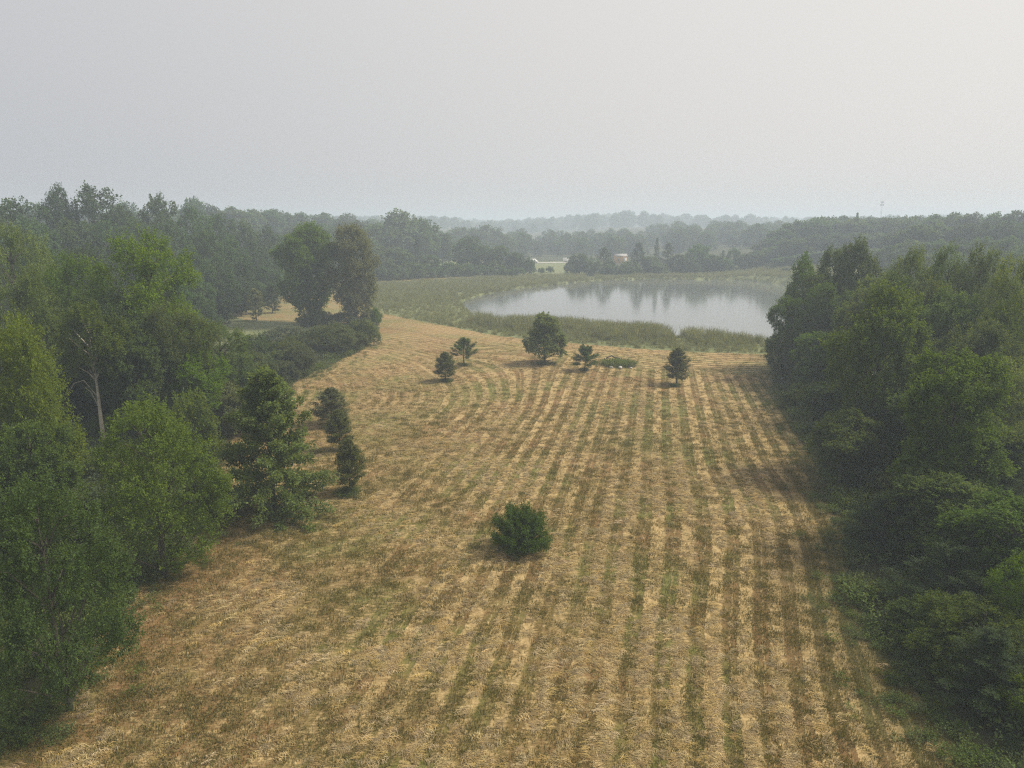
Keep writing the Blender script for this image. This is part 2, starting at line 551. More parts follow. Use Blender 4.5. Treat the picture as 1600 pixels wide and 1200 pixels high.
PROTO['pale'] = [branch_tree('pale', 8, 4.2, 0.8, LEAF['pale'], BARK, 155, branches=40, per=14, nleaf=12, ll=0.26, lw=0.16, slen=0.6,
                             e_low=0.3, e_top=1.3, droop=-0.1, prof=egg, start=0.2, jag=0.25)]
PROTO['mid'] = [lobed_tree('mid', 20, 12, 2.0, LEAF['far'], BARK, 161 + i, lobes=(26, 30, 22)[i], shoots=42, nleaf=9, ll=0.42, lw=0.32,
                           slen=1.3, upright=0.4, prof=(0.5, 0.6, 0.45)[i], lobe_r=0.27, spread=0.5, sides=5) for i in range(3)]
PROTO['far'] = [lobed_tree('far', 20, 13, 1.0, LEAF['far'], BARK, 171 + i, lobes=(20, 24, 16, 26)[i], shoots=24, nleaf=6, ll=0.8, lw=0.65,
                           slen=1.5, upright=0.4, prof=(0.5, 0.6, 0.42, 0.5)[i], lobe_r=0.29, spread=0.5, sides=4) for i in range(4)]
PROTO['farcone'] = [branch_tree('far_conifer', 18, 8, 0.5, LEAF['far'], BARK, 181 + i, branches=46, per=12, nleaf=7, ll=0.6, lw=0.35, slen=1.2,
                                e_low=0.0, e_top=1.2, droop=0.0, prof=(cone, egg)[i], start=0.1, jag=0.3) for i in range(2)]
PROTO['farshrub'] = [lobed_tree('far_shrub', 5, 8, 0.2, LEAF['far'], BARK, 191 + i, lobes=14, shoots=22, nleaf=7, ll=0.5, lw=0.35,
                                slen=0.8, upright=0.4, prof=0.45, lobe_r=0.33, spread=0.5, sides=4, trunk_r=0.08) for i in range(2)]

NAMES = {'maple': ('maple_tree', 'tree'), 'oak': ('oak_tree', 'tree'), 'wood': ('broadleaf_tree', 'tree'), 'willow': ('willow_tree', 'tree'),
         'pinoak': ('pin_oak', 'tree'), 'cedar': ('cedar_tree', 'tree'), 'juniper': ('juniper_bush', 'bush'), 'youngoak': ('young_oak', 'tree'),
         'vase': ('small_tree', 'tree'), 'roundcedar': ('small_tree', 'tree'), 'cotton': ('cottonwood_tree', 'tree'), 'bigoak': ('oak_tree', 'tree'),
         'sumac': ('sumac_bush', 'bush'), 'shrub': ('shrub', 'bush'), 'spindly': ('slender_tree', 'tree'), 'pine': ('pine_tree', 'tree'),
         'spruce': ('spruce_tree', 'tree'), 'pale': ('sapling', 'tree'), 'mid': ('broadleaf_tree', 'tree'), 'far': ('broadleaf_tree', 'tree'),
         'farcone': ('conifer_tree', 'tree'), 'farshrub': ('shrub', 'bush')}


# ------------------------------------------------------------------ terrain
def hills(x, y):
    x, y = np.asarray(x, float), np.asarray(y, float)
    z = 8.5 * sstep(-62, -120, x) * sstep(105, 190, y) * (1 - sstep(300, 420, y) * 0.4)
    z = z + 7.0 * sstep(70, 150, x) * sstep(150, 290, y)
    z = z + 5.0 * sstep(480, 900, y) * (1 + 0.5 * np.sin(x * 0.004 + 1.0))
    z = z + 4.0 * sstep(330, 420, y) * sstep(-20, -120, x)
    z = z + 0.16 * np.sin(x * 0.11 + 0.7) * np.sin(y * 0.07) + 0.10 * np.sin(x * 0.05 - y * 0.09)
    return z


LAKE_Z = -0.55
lake_px = [(742, 502), (728, 488), (715, 474), (745, 463), (800, 452), (850, 447), (895, 442), (950, 438), (1020, 436), (1100, 437), (1170, 438),
           (1235, 445), (1300, 452), (1350, 470), (1345, 505), (1290, 538), (1215, 541), (1150, 538), (1090, 533), (1030, 528), (960, 521), (890, 515), (830, 512), (780, 509)]
LAKE = np.array([ground(a, b, LAKE_Z) for a, b in lake_px])
reed_px = [(580, 482), (600, 491), (640, 500), (700, 510), (760, 521), (820, 530), (900, 538), (1000, 546), (1100, 550), (1215, 552), (1300, 556)]
REED = np.array([ground(a, b) for a, b in reed_px])
right_px = [(1660, 1290), (1540, 1200), (1450, 1110), (1380, 1020), (1335, 950), (1322, 880), (1325, 820), (1300, 770), (1262, 705), (1225, 640), (1213, 600), (1212, 552)]
left_px = [(560, 473), (578, 492), (592, 512), (575, 535), (552, 552), (500, 578), (470, 590), (410, 640), (345, 690), (330, 740), (350, 800),
           (300, 850), (210, 925), (150, 1010), (80, 1120), (-40, 1180), (-200, 1290)]
FIELD = np.array([ground(a, b) for a, b in right_px] + [tuple(p) for p in REED[::-1] if p[0] < ground(1212, 552)[0]] + [ground(a, b) for a, b in left_px])
BACK = np.array([ground(a, b) for a, b in [(345, 492), (400, 484), (432, 470), (445, 452), (540, 455), (590, 484), (600, 500), (560, 506), (440, 503), (380, 500)]])
STRIP = np.array([ground(a, b) for a, b in [(560, 446), (600, 437.5), (680, 433.5), (760, 430.5), (870, 428), (880, 431), (760, 434.5), (680, 438), (600, 443)]])
LAWN = np.array([ground(a, b) for a, b in [(330, 545), (340, 500), (385, 499), (450, 503), (520, 510), (500, 535), (420, 548)]])

order = np.argsort(REED[:, 0])
REED_X, REED_Y = REED[order, 0], REED[order, 1]


PERIOD = 1.6
RIGHT = np.array([ground(a, b) for a, b in right_px])


def edge_dist(x, y):
    return np.interp(y, RIGHT[:, 1], RIGHT[:, 0]) - x


LEFT = np.array([ground(a, b) for a, b in left_px])[::-1]


def track_amount(x, y):
    d = x - np.interp(y, LEFT[:, 1], LEFT[:, 0])
    return np.exp(-((d - 2.6) / 0.95) ** 2) * sstep(56, 42, y)


def row_coord(x, y):
    base = x - 0.2 * y
    w = sstep(-4, 9, base)
    base = base - w * 2.6 * (sstep(24, 53, y) - 0.25 * sstep(54, 66, y))
    arc = np.sqrt((x + 60) ** 2 + (y - 88) ** 2) - 76.8
    k = sstep(76, 98, y) * sstep(14, -12, x)
    u = base * (1 - k) + arc * k
    dt = (np.interp(x, REED_X, REED_Y) - y) * 0.97
    head = dt * 1.0 + 100.3
    kk = (dt < 15.5 + 1.5 * np.sin(x * 0.4)) & (y > 80)
    return np.where(kk, head, u)


def spaced(lo, hi, fine_lo, fine_hi, step, grow, cap):
    a = [fine_lo]
    while a[-1] < fine_hi:
        a.append(a[-1] + step)
    s = step
    while a[-1] < hi:
        s = min(s * grow, cap)
        a.append(a[-1] + s)
    b, s = [fine_lo], step
    while b[-1] > lo:
        s = min(s * grow, cap)
        b.append(b[-1] - s)
    return np.array(b[:0:-1] + a)


gx = spaced(-1700, 1700, -60, 60, 0.95, 1.06, 100)
gy = spaced(-60, 3000, 18, 170, 0.95, 1.035, 110)
GX, GY = np.meshgrid(gx, gy)
X, Y = GX.ravel(), GY.ravel()
Z = hills(X, Y)
hay = np.where(inside(FIELD, X, Y) | inside(STRIP, X, Y), 1.0, np.where(inside(BACK, X, Y), 0.58, 0.0))
lake_in = inside(LAKE, X, Y)
Z = np.where(lake_in, -1.7, Z)
lawn = inside(LAWN, X, Y).astype(float)
# open meadow round the lake and on the far side of it
meadow = ((Y > np.interp(X, REED_X, REED_Y) - 1) & (X > -58) & (X < 150) & (Y < 330)).astype(float)
meadow = np.maximum(meadow, ((Y > 330) & (X > 12) & (X < 30) & (Y < 420)).astype(float))
meadow = np.maximum(meadow, ((Y > 340) & (X > -90) & (X < 0) & (Y < 620)).astype(float))
meadow = np.maximum(np.maximum(meadow, lawn), inside(BACK, X, Y)) * (hay < 0.9)
nx, ny = len(gx), len(gy)
idx = np.arange(nx * ny).reshape(ny, nx)
quads = np.stack([idx[:-1, :-1], idx[:-1, 1:], idx[1:, 1:], idx[1:, :-1]], -1).reshape(-1, 4)
fq = hay[quads].mean(1) >= 0.5


def ground_material():
    m, nt = new_mat('field_and_soil')
    g = NT(nt)
    geo = g.n('ShaderNodeNewGeometry').outputs['Position']
    u, hy, md = g.attr('row'), g.attr('hay'), g.attr('meadow')
    sep = g.n('ShaderNodeSeparateXYZ')
    g.put(sep.inputs[0], geo)
    px, py = sep.outputs[0], sep.outputs[1]
    big = g.noise(geo, 0.045, 3)
    med = g.noise(geo, 0.35, 4)
    fine = g.noise(geo, 4.5, 6, 0.7)
    cmb = g.n('ShaderNodeCombineXYZ')
    g.put(cmb.inputs[0], g.math('MULTIPLY', u, 0.9))
    g.put(cmb.inputs[1], g.math('MULTIPLY', py, 3.2))
    streak = g.noise(cmb.outputs[0], 1.6, 5, 0.65, 0.6)
    wob = g.math('MULTIPLY_ADD', med, 1.6, g.math('MULTIPLY', fine, 1.5))
    ph = g.math('FRACT', g.math('ADD', g.math('MULTIPLY', u, 1 / PERIOD), g.math('MULTIPLY', wob, 0.16)))
    s = g.math('MULTIPLY', g.ramp(ph, 0.0, 0.08), g.ramp(ph, 0.62, 0.46))
    s = g.math('MAXIMUM', s, g.math('MULTIPLY', g.math('MULTIPLY', g.ramp(ph, 0.77, 0.81), g.ramp(ph, 0.89, 0.85)), 0.6))
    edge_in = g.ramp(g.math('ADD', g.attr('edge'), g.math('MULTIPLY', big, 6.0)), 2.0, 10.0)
    # rows stand out more to the right, where the hay was raked cleaner
    con = g.ramp(g.math('ADD', px, g.math('MULTIPLY', big, 30.0)), -8.0, 28.0, 0.05, 0.95)
    con = g.math('MAXIMUM', con, g.ramp(py, 70.0, 95.0, 0.0, 0.26))
    con = g.math('MULTIPLY', con, g.ramp(g.noise(geo, 0.11, 3), 0.30, 0.62, 0.25, 1.1))
    wn_ = g.n('ShaderNodeTexWhiteNoise', noise_dimensions='1D')
    g.put(wn_.inputs['W'], g.math('FLOOR', g.math('ADD', g.math('MULTIPLY', u, 1 / PERIOD), g.math('MULTIPLY', wob, 0.16))))
    con = g.math('MULTIPLY', con, g.math('MULTIPLY_ADD', wn_.outputs['Value'], 1.0, 0.4))
    sf = g.math('ADD', g.math('MULTIPLY', g.math('SUBTRACT', s, 0.5), con), g.math('MULTIPLY_ADD', streak, 1.5, -0.25))
    straw_f = g.ramp(g.math('ADD', sf, g.math('MULTIPLY_ADD', big, 0.5, -0.22)), 0.30, 0.85)
    worn = g.ramp(g.noise(geo, 0.055, 5, 0.6), 0.52, 0.70)
    worn = g.math('MAXIMUM', worn, g.math('MULTIPLY', g.attr('track'), g.ramp(g.math('ADD', med, g.math('MULTIPLY', fine, 0.4)), 0.35, 0.75)))
    straw_f = g.math('MULTIPLY', straw_f, g.math('MULTIPLY_ADD', worn, -0.55, 1.0))
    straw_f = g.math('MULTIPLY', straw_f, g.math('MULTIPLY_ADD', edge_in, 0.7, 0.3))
    straw = g.mix(g.ramp(fine, 0.3, 0.75), (0.25, 0.174, 0.074), (0.48, 0.356, 0.168))
    green = g.mix(g.ramp(fine, 0.3, 0.7), (0.080, 0.086, 0.021), (0.170, 0.160, 0.044))
    brown = g.mix(fine, (0.125, 0.072, 0.028), (0.24, 0.142, 0.06))
    base = g.mix(g.ramp(g.noise(geo, 0.09, 5, 0.65), 0.38, 0.62), green, brown)
    base = g.mix(worn, base, (0.180, 0.098, 0.040))
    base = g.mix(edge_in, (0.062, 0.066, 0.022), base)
    c_hay = g.mix(straw_f, base, straw)
    c_mead = g.mix(g.ramp(med, 0.3, 0.7), (0.12, 0.145, 0.055), (0.18, 0.195, 0.085))
    c_mead = g.mix(g.ramp(fine, 0.35, 0.7), c_mead, (0.15, 0.16, 0.072))
    c_floor = g.mix(g.ramp(med, 0.35, 0.65), (0.030, 0.036, 0.014), (0.060, 0.056, 0.024))
    c_floor = g.mix(g.ramp(fine, 0.4, 0.7), c_floor, (0.045, 0.06, 0.018))
    edge = g.math('MULTIPLY_ADD', g.math('SUBTRACT', med, 0.5), 0.9, g.math('MULTIPLY_ADD', g.math('SUBTRACT', fine, 0.5), 0.5, 0.5))
    c = g.mix(g.ramp(g.math('SUBTRACT', md, edge), -0.15, 0.15), c_floor, c_mead)
    c = g.mix(g.ramp(g.math('SUBTRACT', hy, edge), -0.2, 0.2), c, c_hay)
    b = g.n('ShaderNodeBsdfPrincipled')
    g.put(b.inputs['Base Color'], c)
    b.inputs['Roughness'].default_value = 0.9
    b.inputs['Specular IOR Level'].default_value = 0.15
    bp = g.n('ShaderNodeBump')
    bp.inputs['Strength'].default_value = 0.7
    bp.inputs['Distance'].default_value = 0.12
    g.put(bp.inputs['Height'], g.math('ADD', g.math('MULTIPLY', straw_f, 0.6), g.math('ADD', streak, fine)))
    g.put(b.inputs['Normal'], bp.outputs[0])
    o = g.n('ShaderNodeOutputMaterial')
    g.put(o.inputs['Surface'], b.outputs[0])
    return m


GROUND_MAT = ground_material()
ROW = row_coord(X, Y)
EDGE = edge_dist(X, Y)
TRACK = track_amount(X, Y)


def sub_terrain(name, sel, label):
    q = quads[sel]
    used, inv = np.unique(q, return_inverse=True)
    v = np.stack([X[used], Y[used], Z[used]], 1)
    me = make_mesh(name, v, inv.ravel(), np.full(len(q), 4), [GROUND_MAT],
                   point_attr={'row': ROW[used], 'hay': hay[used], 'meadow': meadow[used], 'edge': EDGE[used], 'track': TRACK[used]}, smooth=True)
    return link(name, me, kind='structure', label=label)


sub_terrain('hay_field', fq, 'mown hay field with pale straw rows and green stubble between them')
sub_terrain('ground', ~fq, 'wood floor and rough meadow round the mown field and the lake')


def water_material():
    m, nt = new_mat('lake_water')
    g = NT(nt)
    geo = g.n('ShaderNodeNewGeometry').outputs['Position']
    n = g.noise(geo, 0.9, 3)
    bp = g.n('ShaderNodeBump')
    bp.inputs['Strength'].default_value = 0.06
    bp.inputs['Distance'].default_value = 0.1
    g.put(bp.inputs['Height'], n)
    b = g.n('ShaderNodeBsdfPrincipled')
    b.inputs['Base Color'].default_value = (0.10, 0.11, 0.10, 1)
    b.inputs['Roughness'].default_value = 0.10
    b.inputs['IOR'].default_value = 1.6
    b.inputs['Specular IOR Level'].default_value = 0.8
    g.put(b.inputs['Normal'], bp.outputs[0])
    o = g.n('ShaderNodeOutputMaterial')
    g.put(o.inputs['Surface'], b.outputs[0])
    return m


lc = LAKE.mean(0)
lw_pts = lc + (LAKE - lc) * 1.04
lake_v = [(a, b, LAKE_Z) for a, b in lw_pts]
link('lake', make_mesh('lake', lake_v, list(range(len(lake_v)))[::-1], [len(lake_v)], [water_material()]), kind='structure',
     label='calm pale lake mirroring the far shore trees')



# ------------------------------------------------------------------ placing trees
def zg(x, y):
    return float(hills(x, y))


PLACED = []


def plant(proto, kind, x, y, h, w, label, group=None, name=None, turn=None):
    nm, cat = NAMES[kind]
    root = bpy.data.objects.new(name or nm, None)
    root.empty_display_size = 0.5
    COL.objects.link(root)
    root.location = (x, y, zg(x, y) - 0.02)
    root.rotation_euler = (0, 0, rng.random() * 6.28 if turn is None else turn)
    sx = w / proto['W']
    root.scale = (sx, sx * (0.94 + 0.12 * rng.random()), h / proto['H'])
    root['label'] = label
    root['category'] = cat
    if group:
        root['group'] = group
    link('trunk', proto['trunk'], root)
    link('crown', proto['crown'], root)
    PLACED.append((x, y, w / 2))
    return root


def stand(kind, px, pyb, pyt, wpx, label, group=None, name=None, turn=None, proto=None):
    """a tree whose foot shows"""
    x, y = ground(px, pyb)
    for _ in range(3):
        x, y = ground(px, pyb, zg(x, y))
    _, zt, t = at_dist(px, pyt, y)
    return plant(proto or P(kind), kind, x, y, zt - zg(x, y), wpx / 1130 * t, label, group, name, turn)


def rise(kind, px, pyt, y, wpx, label, group=None, name=None, turn=None):
    """a tree whose foot is hidden: known by its top and its distance"""
    x, zt, t = at_dist(px, pyt, y)
    return plant(P(kind), kind, x, y, zt - zg(x, y), wpx / 1130 * t, label, group, name, turn)


# --- trees standing in the mown field
stand('juniper', 815, 857, 794, 90, 'spiky dark green juniper bush alone in the middle of the mown field', turn=0.3)
stand('pinoak', 430, 802, 576, 165, 'pyramid shaped dark green oak with drooping lower boughs at the left field edge', turn=1.0)
G3 = 'row of three small cedars at the left'
stand('cedar', 548, 770, 686, 47, 'nearest of the three small cedars right of the pyramid shaped oak', G3, proto=PROTO['cedar'][0])
stand('cedar', 531, 703, 640, 39, 'middle one of the three small cedars right of the pyramid shaped oak', G3, proto=PROTO['cedar'][2])
stand('cedar', 519, 664, 606, 53, 'farthest and widest of the three small cedars right of the pyramid shaped oak', G3, proto=PROTO['cedar'][0])
stand('cedar', 696, 595, 550, 33, 'small egg shaped cedar on a thin stem before the vase shaped tree', proto=PROTO['cedar'][2])
stand('vase', 725, 570, 527, 42, 'vase shaped little tree with an open ragged crown behind the egg shaped cedar', proto=PROTO['vase'][0])
stand('youngoak', 851, 568, 490, 68, 'young broad oak in the far field in front of the reeds')
stand('vase', 914, 579, 539, 44, 'small spreading tree between the young oak and the weed patch', proto=PROTO['vase'][1])
stand('cedar', 1057, 601, 544, 36, 'dark pointed cedar alone at the right end of the far field', proto=PROTO['cedar'][2])

# --- left edge of the field, from the camera outwards
rise('oak', 52, 742, 29.5, 250, 'large bushy oak filling the lower left corner of the picture', turn=0.5)
rise('oak', 226, 618, 42, 200, 'full round oak behind the corner oak, its foliage reaching the ground', turn=2.0)
rise('shrub', 322, 735, 53, 75, 'dark low shrub peeping out between the round oak and the pyramid shaped oak')
rise('willow', 14, 488, 49, 165, 'yellowish green soft leaved tree at the left picture edge', turn=1.2)
rise('wood', 32, 655, 43, 135, 'shaded darker tree between the soft leaved tree and the corner oak at the left edge', turn=3.4)
slim = rise('spindly', 134, 468, 66, 110, 'slender tree with a long bare pale trunk in the gap of the left wood', turn=0.0)
for bp_ in ([(0, 0, 6.2), (-1.4, -0.3, 7.9), (-2.6, -0.4, 7.6), (-3.6, -0.5, 6.4)], [(0, 0, 7.6), (-0.9, 0.2, 9.2), (-2.0, 0.3, 9.9)], [(0, 0, 5.0), (-0.8, 0.1, 6.6), (-1.7, 0.2, 7.2)]):
    g = Geo()
    g.tube(bp_, np.linspace(0.075, 0.03, len(bp_)), 5)
    link('bough', g.mesh('bough', BARK_PALE, True), slim)
rise('maple', 226, 362, 77, 168, 'tall maple with upswept tips, highest of the near left wood')
rise('maple', 12, 345, 84, 120, 'maple cut by the left picture edge behind the yellowish tree')
rise('maple', 100, 392, 79, 120, 'maple left of the tallest near maple')
rise('maple', 40, 420, 70, 120, 'maple in front of the one cut by the left picture edge')
rise('maple', 338, 502, 84, 100, 'arching bright maple at the right end of the near left wood')
rise('maple', 262, 470, 72, 120, 'maple right of and just before the tallest near maple')
rise('wood', 195, 500, 69, 120, 'dark broadleaf tree behind the slender bare trunk')
rise('maple', 300, 545, 72, 110, 'mid height maple above the round oak of the left edge')
rise('wood', 160, 455, 74, 110, 'broadleaf tree between the tallest maple and the slender bare trunk')
rise('wood', 84, 470, 78, 110, 'shaded broadleaf tree left of the slender bare trunk')
rise('shrub', 290, 612, 62, 100, 'rounded shrub directly behind the top of the round oak')
rise('shrub', 352, 600, 74, 100, 'grey green shrub at the field edge behind the pyramid shaped oak')
rise('shrub', 120, 700, 66, 60, 'shrub at the foot of the slender bare trunk')
rise('shrub', 388, 575, 86, 80, 'feathery grey shrub at the inner corner of the left field edge')
rise('wood', 150, 560, 76, 110, 'shadowed tree deep behind the slender bare trunk')
rise('wood', 230, 560, 78, 110, 'shadowed tree deep behind the round oak')
rise('wood', 60, 560, 74, 120, 'shadowed tree deep behind the yellowish tree')

# --- the thicket below the two big trees
stand('roundcedar', 477, 589, 538, 66, 'small round headed tree on a short stem where the thicket meets the mown field')
rise('sumac', 518, 503, 123, 100, 'wide dome of sumac at the tip of the thicket')
rise('shrub', 567, 497, 131, 52, 'dark shrub behind the sumac dome at the foot of the two big trees')
rise('shrub', 447, 509, 134, 78, 'pale green shrub behind the thicket, in front of the back field')
rise('sumac', 445, 528, 112, 70, 'sumac in the middle of the thicket left of the dome')
rise('shrub', 402, 522, 110, 66, 'dark shrub in the thicket beside the arching maple')
rise('shrub', 428, 548, 103, 70, 'grey shrub low in the thicket behind the small round headed tree')
rise('sumac', 388, 545, 96, 80, 'sumac at the left end of the thicket under the arching maple')
rise('shrub', 445, 562, 100, 40, 'dark small shrub beside the stem of the small round headed tree')
rise('shrub', 480, 520, 128, 60, 'leafy shrub between the sumac dome and the back field')

# --- the two big trees and the trio behind them
stand('bigoak', 485, 506, 347, 102, 'big dark oak, left one of the tall pair beside the reed meadow', turn=0.8)
stand('cotton', 556, 508, 349, 82, 'tall airy cottonwood, right one of the tall pair beside the reed meadow', turn=2.2)
rise('shrub', 494, 484, 158, 60, 'dark bush round the foot of the big dark oak')
rise('shrub', 535, 488, 156, 60, 'shrub growing round the feet of the tall pair')
rise('shrub', 580, 480, 158, 34, 'leafy bush at the right foot of the cottonwood')
stand('spruce', 377, 491, 449, 46, 'dark broad evergreen on the lawn left of the pale sapling')
stand('pale', 401, 501, 452, 28, 'pale yellow green sapling between two dark evergreens')
stand('spruce', 426, 489, 446, 27, 'dark narrow evergreen on the lawn right of the pale sapling')
stand('shrub', 331, 505, 466, 62, 'grey hazy shrub left of the dark broad evergreen')

# --- the hill wood at the left, skyline trees first
GH = 'hazy trees of the left hill wood'
rise('mid', 18, 311, 165, 120, 'hazy flat topped tree on the left skyline at the picture edge')
rise('mid', 86, 285, 178, 52, 'tallest narrow crown on the left skyline')
rise('mid', 138, 289, 182, 96, 'broad tall crown right beside the tallest one on the left skyline')
rise('mid', 246, 304, 195, 66, 'rounded crown standing out of the left skyline above the tall maple')
LH = 'hazy broadleaf tree in the mass of the left hill wood behind the maples'
for px, pyt, y, w in [(190, 322, 190, 70), (300, 323, 205, 66), (340, 334, 215, 62), (380, 342, 222, 52), (415, 352, 232, 46), (436, 366, 240, 36),
                      (48, 338, 150, 90), (105, 342, 160, 90), (160, 345, 165, 80), (212, 340, 168, 78), (268, 345, 175, 70), (318, 358, 180, 66),
                      (356, 368, 190, 60), (395, 376, 205, 52), (425, 388, 216, 46), (290, 385, 158, 66), (340, 400, 166, 60), (378, 405, 180, 54),
                      (412, 415, 196, 48), (436, 420, 210, 36), (300, 425, 145, 60), (340, 436, 152, 56), (312, 462, 132, 60), (372, 432, 172, 44),
                      (400, 438, 188, 40), (300, 480, 118, 60), (130, 385, 120, 90), (60, 380, 118, 90), (250, 400, 130, 80), (-20, 330, 150, 90)]:
    where = ('on the skyline right of the rounded crown' if px > 246 else 'on the skyline left of the rounded crown') if pyt < 346 else (
        'right above the thicket and the lawn' if px > 330 else 'below the rounded crown' if px > 230 else 'behind the tallest near maple')
    rise('mid', px, pyt, y, w, 'hazy left hill tree ' + where, 'left hill wood trees ' + where)
LB = 'faint blue tree of the wood farther back behind the left hill'
for px, pyt, y, w in [(190, 316, 330, 60), (300, 310, 320, 44), (325, 318, 340, 50), (360, 324, 360, 56), (395, 328, 380, 50), (430, 329, 400, 54),
                      (470, 331, 420, 56), (505, 333, 440, 50), (540, 334, 450, 46), (530, 345, 380, 44), (455, 352, 330, 60), (500, 350, 340, 50),
                      (440, 380, 280, 50), (480, 380, 290, 50), (520, 385, 290, 46), (560, 345, 390, 50), (60, 318, 300, 70), (575, 375, 300, 50)]:
    where = 'seen left of the tall pair' if px < 450 else 'seen directly above and behind the tall pair'
    rise('far', px, pyt, y, w, 'faint tree of the farther left wood ' + where, 'faint left wood trees ' + where)

# --- trees beyond the reed meadow
rise('far', 620, 326, 350, 84, 'big hazy domed tree rising behind the far end of the reed meadow')
rise('far', 655, 342, 360, 66, 'hazy tree right of and lower than the big domed one beyond the meadow')
rise('farcone', 652, 372, 305, 34, 'lone hazy tree with tiered crown in front of the big domed tree')
rise('far', 730, 370, 318, 56, 'round hazy tree, left one of the dark clump on the far shore')
rise('far', 757, 384, 316, 38, 'second tree of the dark clump on the far shore')
rise('far', 783, 383, 314, 44, 'third tree of the dark clump on the far shore')
rise('far', 806, 394, 314, 34, 'last tall tree at the right of the dark clump on the far shore')
rise('farshrub', 828, 402, 312, 18, 'single bush just past the right end of the dark clump')
rise('far', 762, 352, 480, 56, 'pale crown far behind the dark clump on the far shore')
rise('far', 722, 355, 500, 60, 'pale broad crown far behind, left of the dark clump')
rise('far', 878, 370, 520, 40, 'very pale tree standing in the fields beyond the lake')
LM = 'hazy tree or tall bush in the hedge behind the reed meadow'
for px, pyt, y, w in [(595, 385, 292, 50), (625, 388, 296, 50), (590, 350, 340, 60), (690, 362, 370, 46), (600, 405, 284, 40), (672, 398, 300, 34)]:
    rise('far', px, pyt, y, w, LM, 'trees of the hedge behind the meadow')
LS = 'low hazy bush along the far edge of the reed meadow'
for px, pyt, y, w in [(580, 412, 278, 50), (612, 415, 284, 46), (640, 410, 290, 44), (662, 412, 296, 40), (686, 408, 300, 40), (708, 410, 303, 40),
                      (730, 412, 306, 40), (756, 414, 307, 40), (782, 414, 308, 40), (805, 416, 309, 34), (803, 424, 296, 12), (860, 416, 330, 14), (847, 418, 325, 12)]:
    where = 'right of the tall pair' if px < 670 else 'at the foot of the dark clump' if px < 800 else 'past the right end of the dark clump'
    rise('farshrub', px, pyt, y, w, 'low hazy bush at the far meadow edge, ' + where, 'far meadow bushes ' + where)

# --- far shore of the lake
rise('far', 906, 396, 312, 36, 'round topped tree at the left end of the far shore belt')
rise('farcone', 944, 387, 314, 36, 'pointed tree left of the orange building')
rise('far', 953, 402, 311, 18, 'small tree touching the orange building on its left')
rise('farcone', 998, 380, 314, 42, 'broad pointed conifer right of the orange building')
rise('farcone', 1027, 372, 318, 13, 'very thin tall conifer on the far shore')
rise('farcone', 1045, 380, 317, 34, 'ragged conifer beside the very thin tall one')
rise('far', 1092, 382, 320, 44, 'round tree with a small peaked top in the middle of the far shore')
rise('farcone', 1130, 391, 322, 12, 'thin pole like conifer right of the round tree on the far shore')
rise('far', 1147, 387, 322, 24, 'slim rounded tree near the right end of the far shore')
LF = 'low hazy growth between the taller trees of the far shore'
for px, pyt, y, w in [(895, 404, 310, 26), (925, 402, 309, 30), (955, 412, 306, 36), (985, 408, 308, 34), (1015, 400, 310, 30), (1060, 396, 311, 36),
                      (1078, 402, 309, 34), (1115, 398, 312, 36), (1135, 402, 311, 30), (1165, 396, 314, 34), (1185, 392, 315, 34), (1030, 410, 306, 36), (975, 414, 305, 30)]:
    rise('farshrub' if pyt > 400 else 'far', px, pyt, y, w, LF, 'growth of the far shore')

# --- the hill wood at the right
rise('farcone', 1340, 333, 330, 14, 'single crown poking above the right hill skyline')
GR = 'hazy trees of the right hill wood'
LR = 'hazy broadleaf tree in the mass of the right hill wood beyond the near wood'
for px, pyt, y, w in [(1200, 372, 330, 50), (1222, 358, 335, 50), (1245, 345, 338, 54), (1275, 342, 335, 56), (1305, 343, 335, 56), (1335, 341, 330, 56),
                      (1365, 343, 330, 56), (1395, 341, 325, 56), (1428, 338, 320, 58), (1460, 336, 310, 60), (1492, 333, 300, 60), (1525, 334, 295, 62),
                      (1558, 331, 290, 62), (1592, 330, 285, 64), (1215, 385, 318, 50), (1245, 372, 312, 54), (1278, 366, 310, 54), (1310, 366, 306, 54),
                      (1342, 364, 304, 54), (1372, 364, 300, 54), (1402, 362, 270, 60), (1436, 352, 262, 64), (1470, 350, 256, 64), (1504, 348, 250, 66),
                      (1540, 347, 245, 66), (1576, 345, 240, 68), (1612, 343, 236, 68), (1230, 402, 302, 50), (1262, 395, 296, 54), (1295, 392, 292, 54),
                      (1330, 390, 288, 54), (1362, 388, 284, 54), (1395, 384, 246, 62), (1430, 376, 236, 64), (1466, 374, 230, 66), (1502, 372, 224, 66),
                      (1540, 370, 218, 68), (1578, 368, 212, 70), (1245, 418, 290, 46), (1410, 400, 215, 60), (1450, 396, 205, 60), (1500, 394, 196, 60), (1550, 392, 188, 64), (1595, 390, 180, 66)]:
    where = ('at its left slope down to the lake' if px < 1290 else 'along its skyline left of the picture edge' if pyt < 347 else
             'in its middle behind the highest near crown' if px < 1390 else 'in its nearer part behind the twin bright tops')
    rise('far' if y > 250 else 'mid', px, pyt, y, w, 'hazy right hill tree ' + where, 'right hill wood trees ' + where)

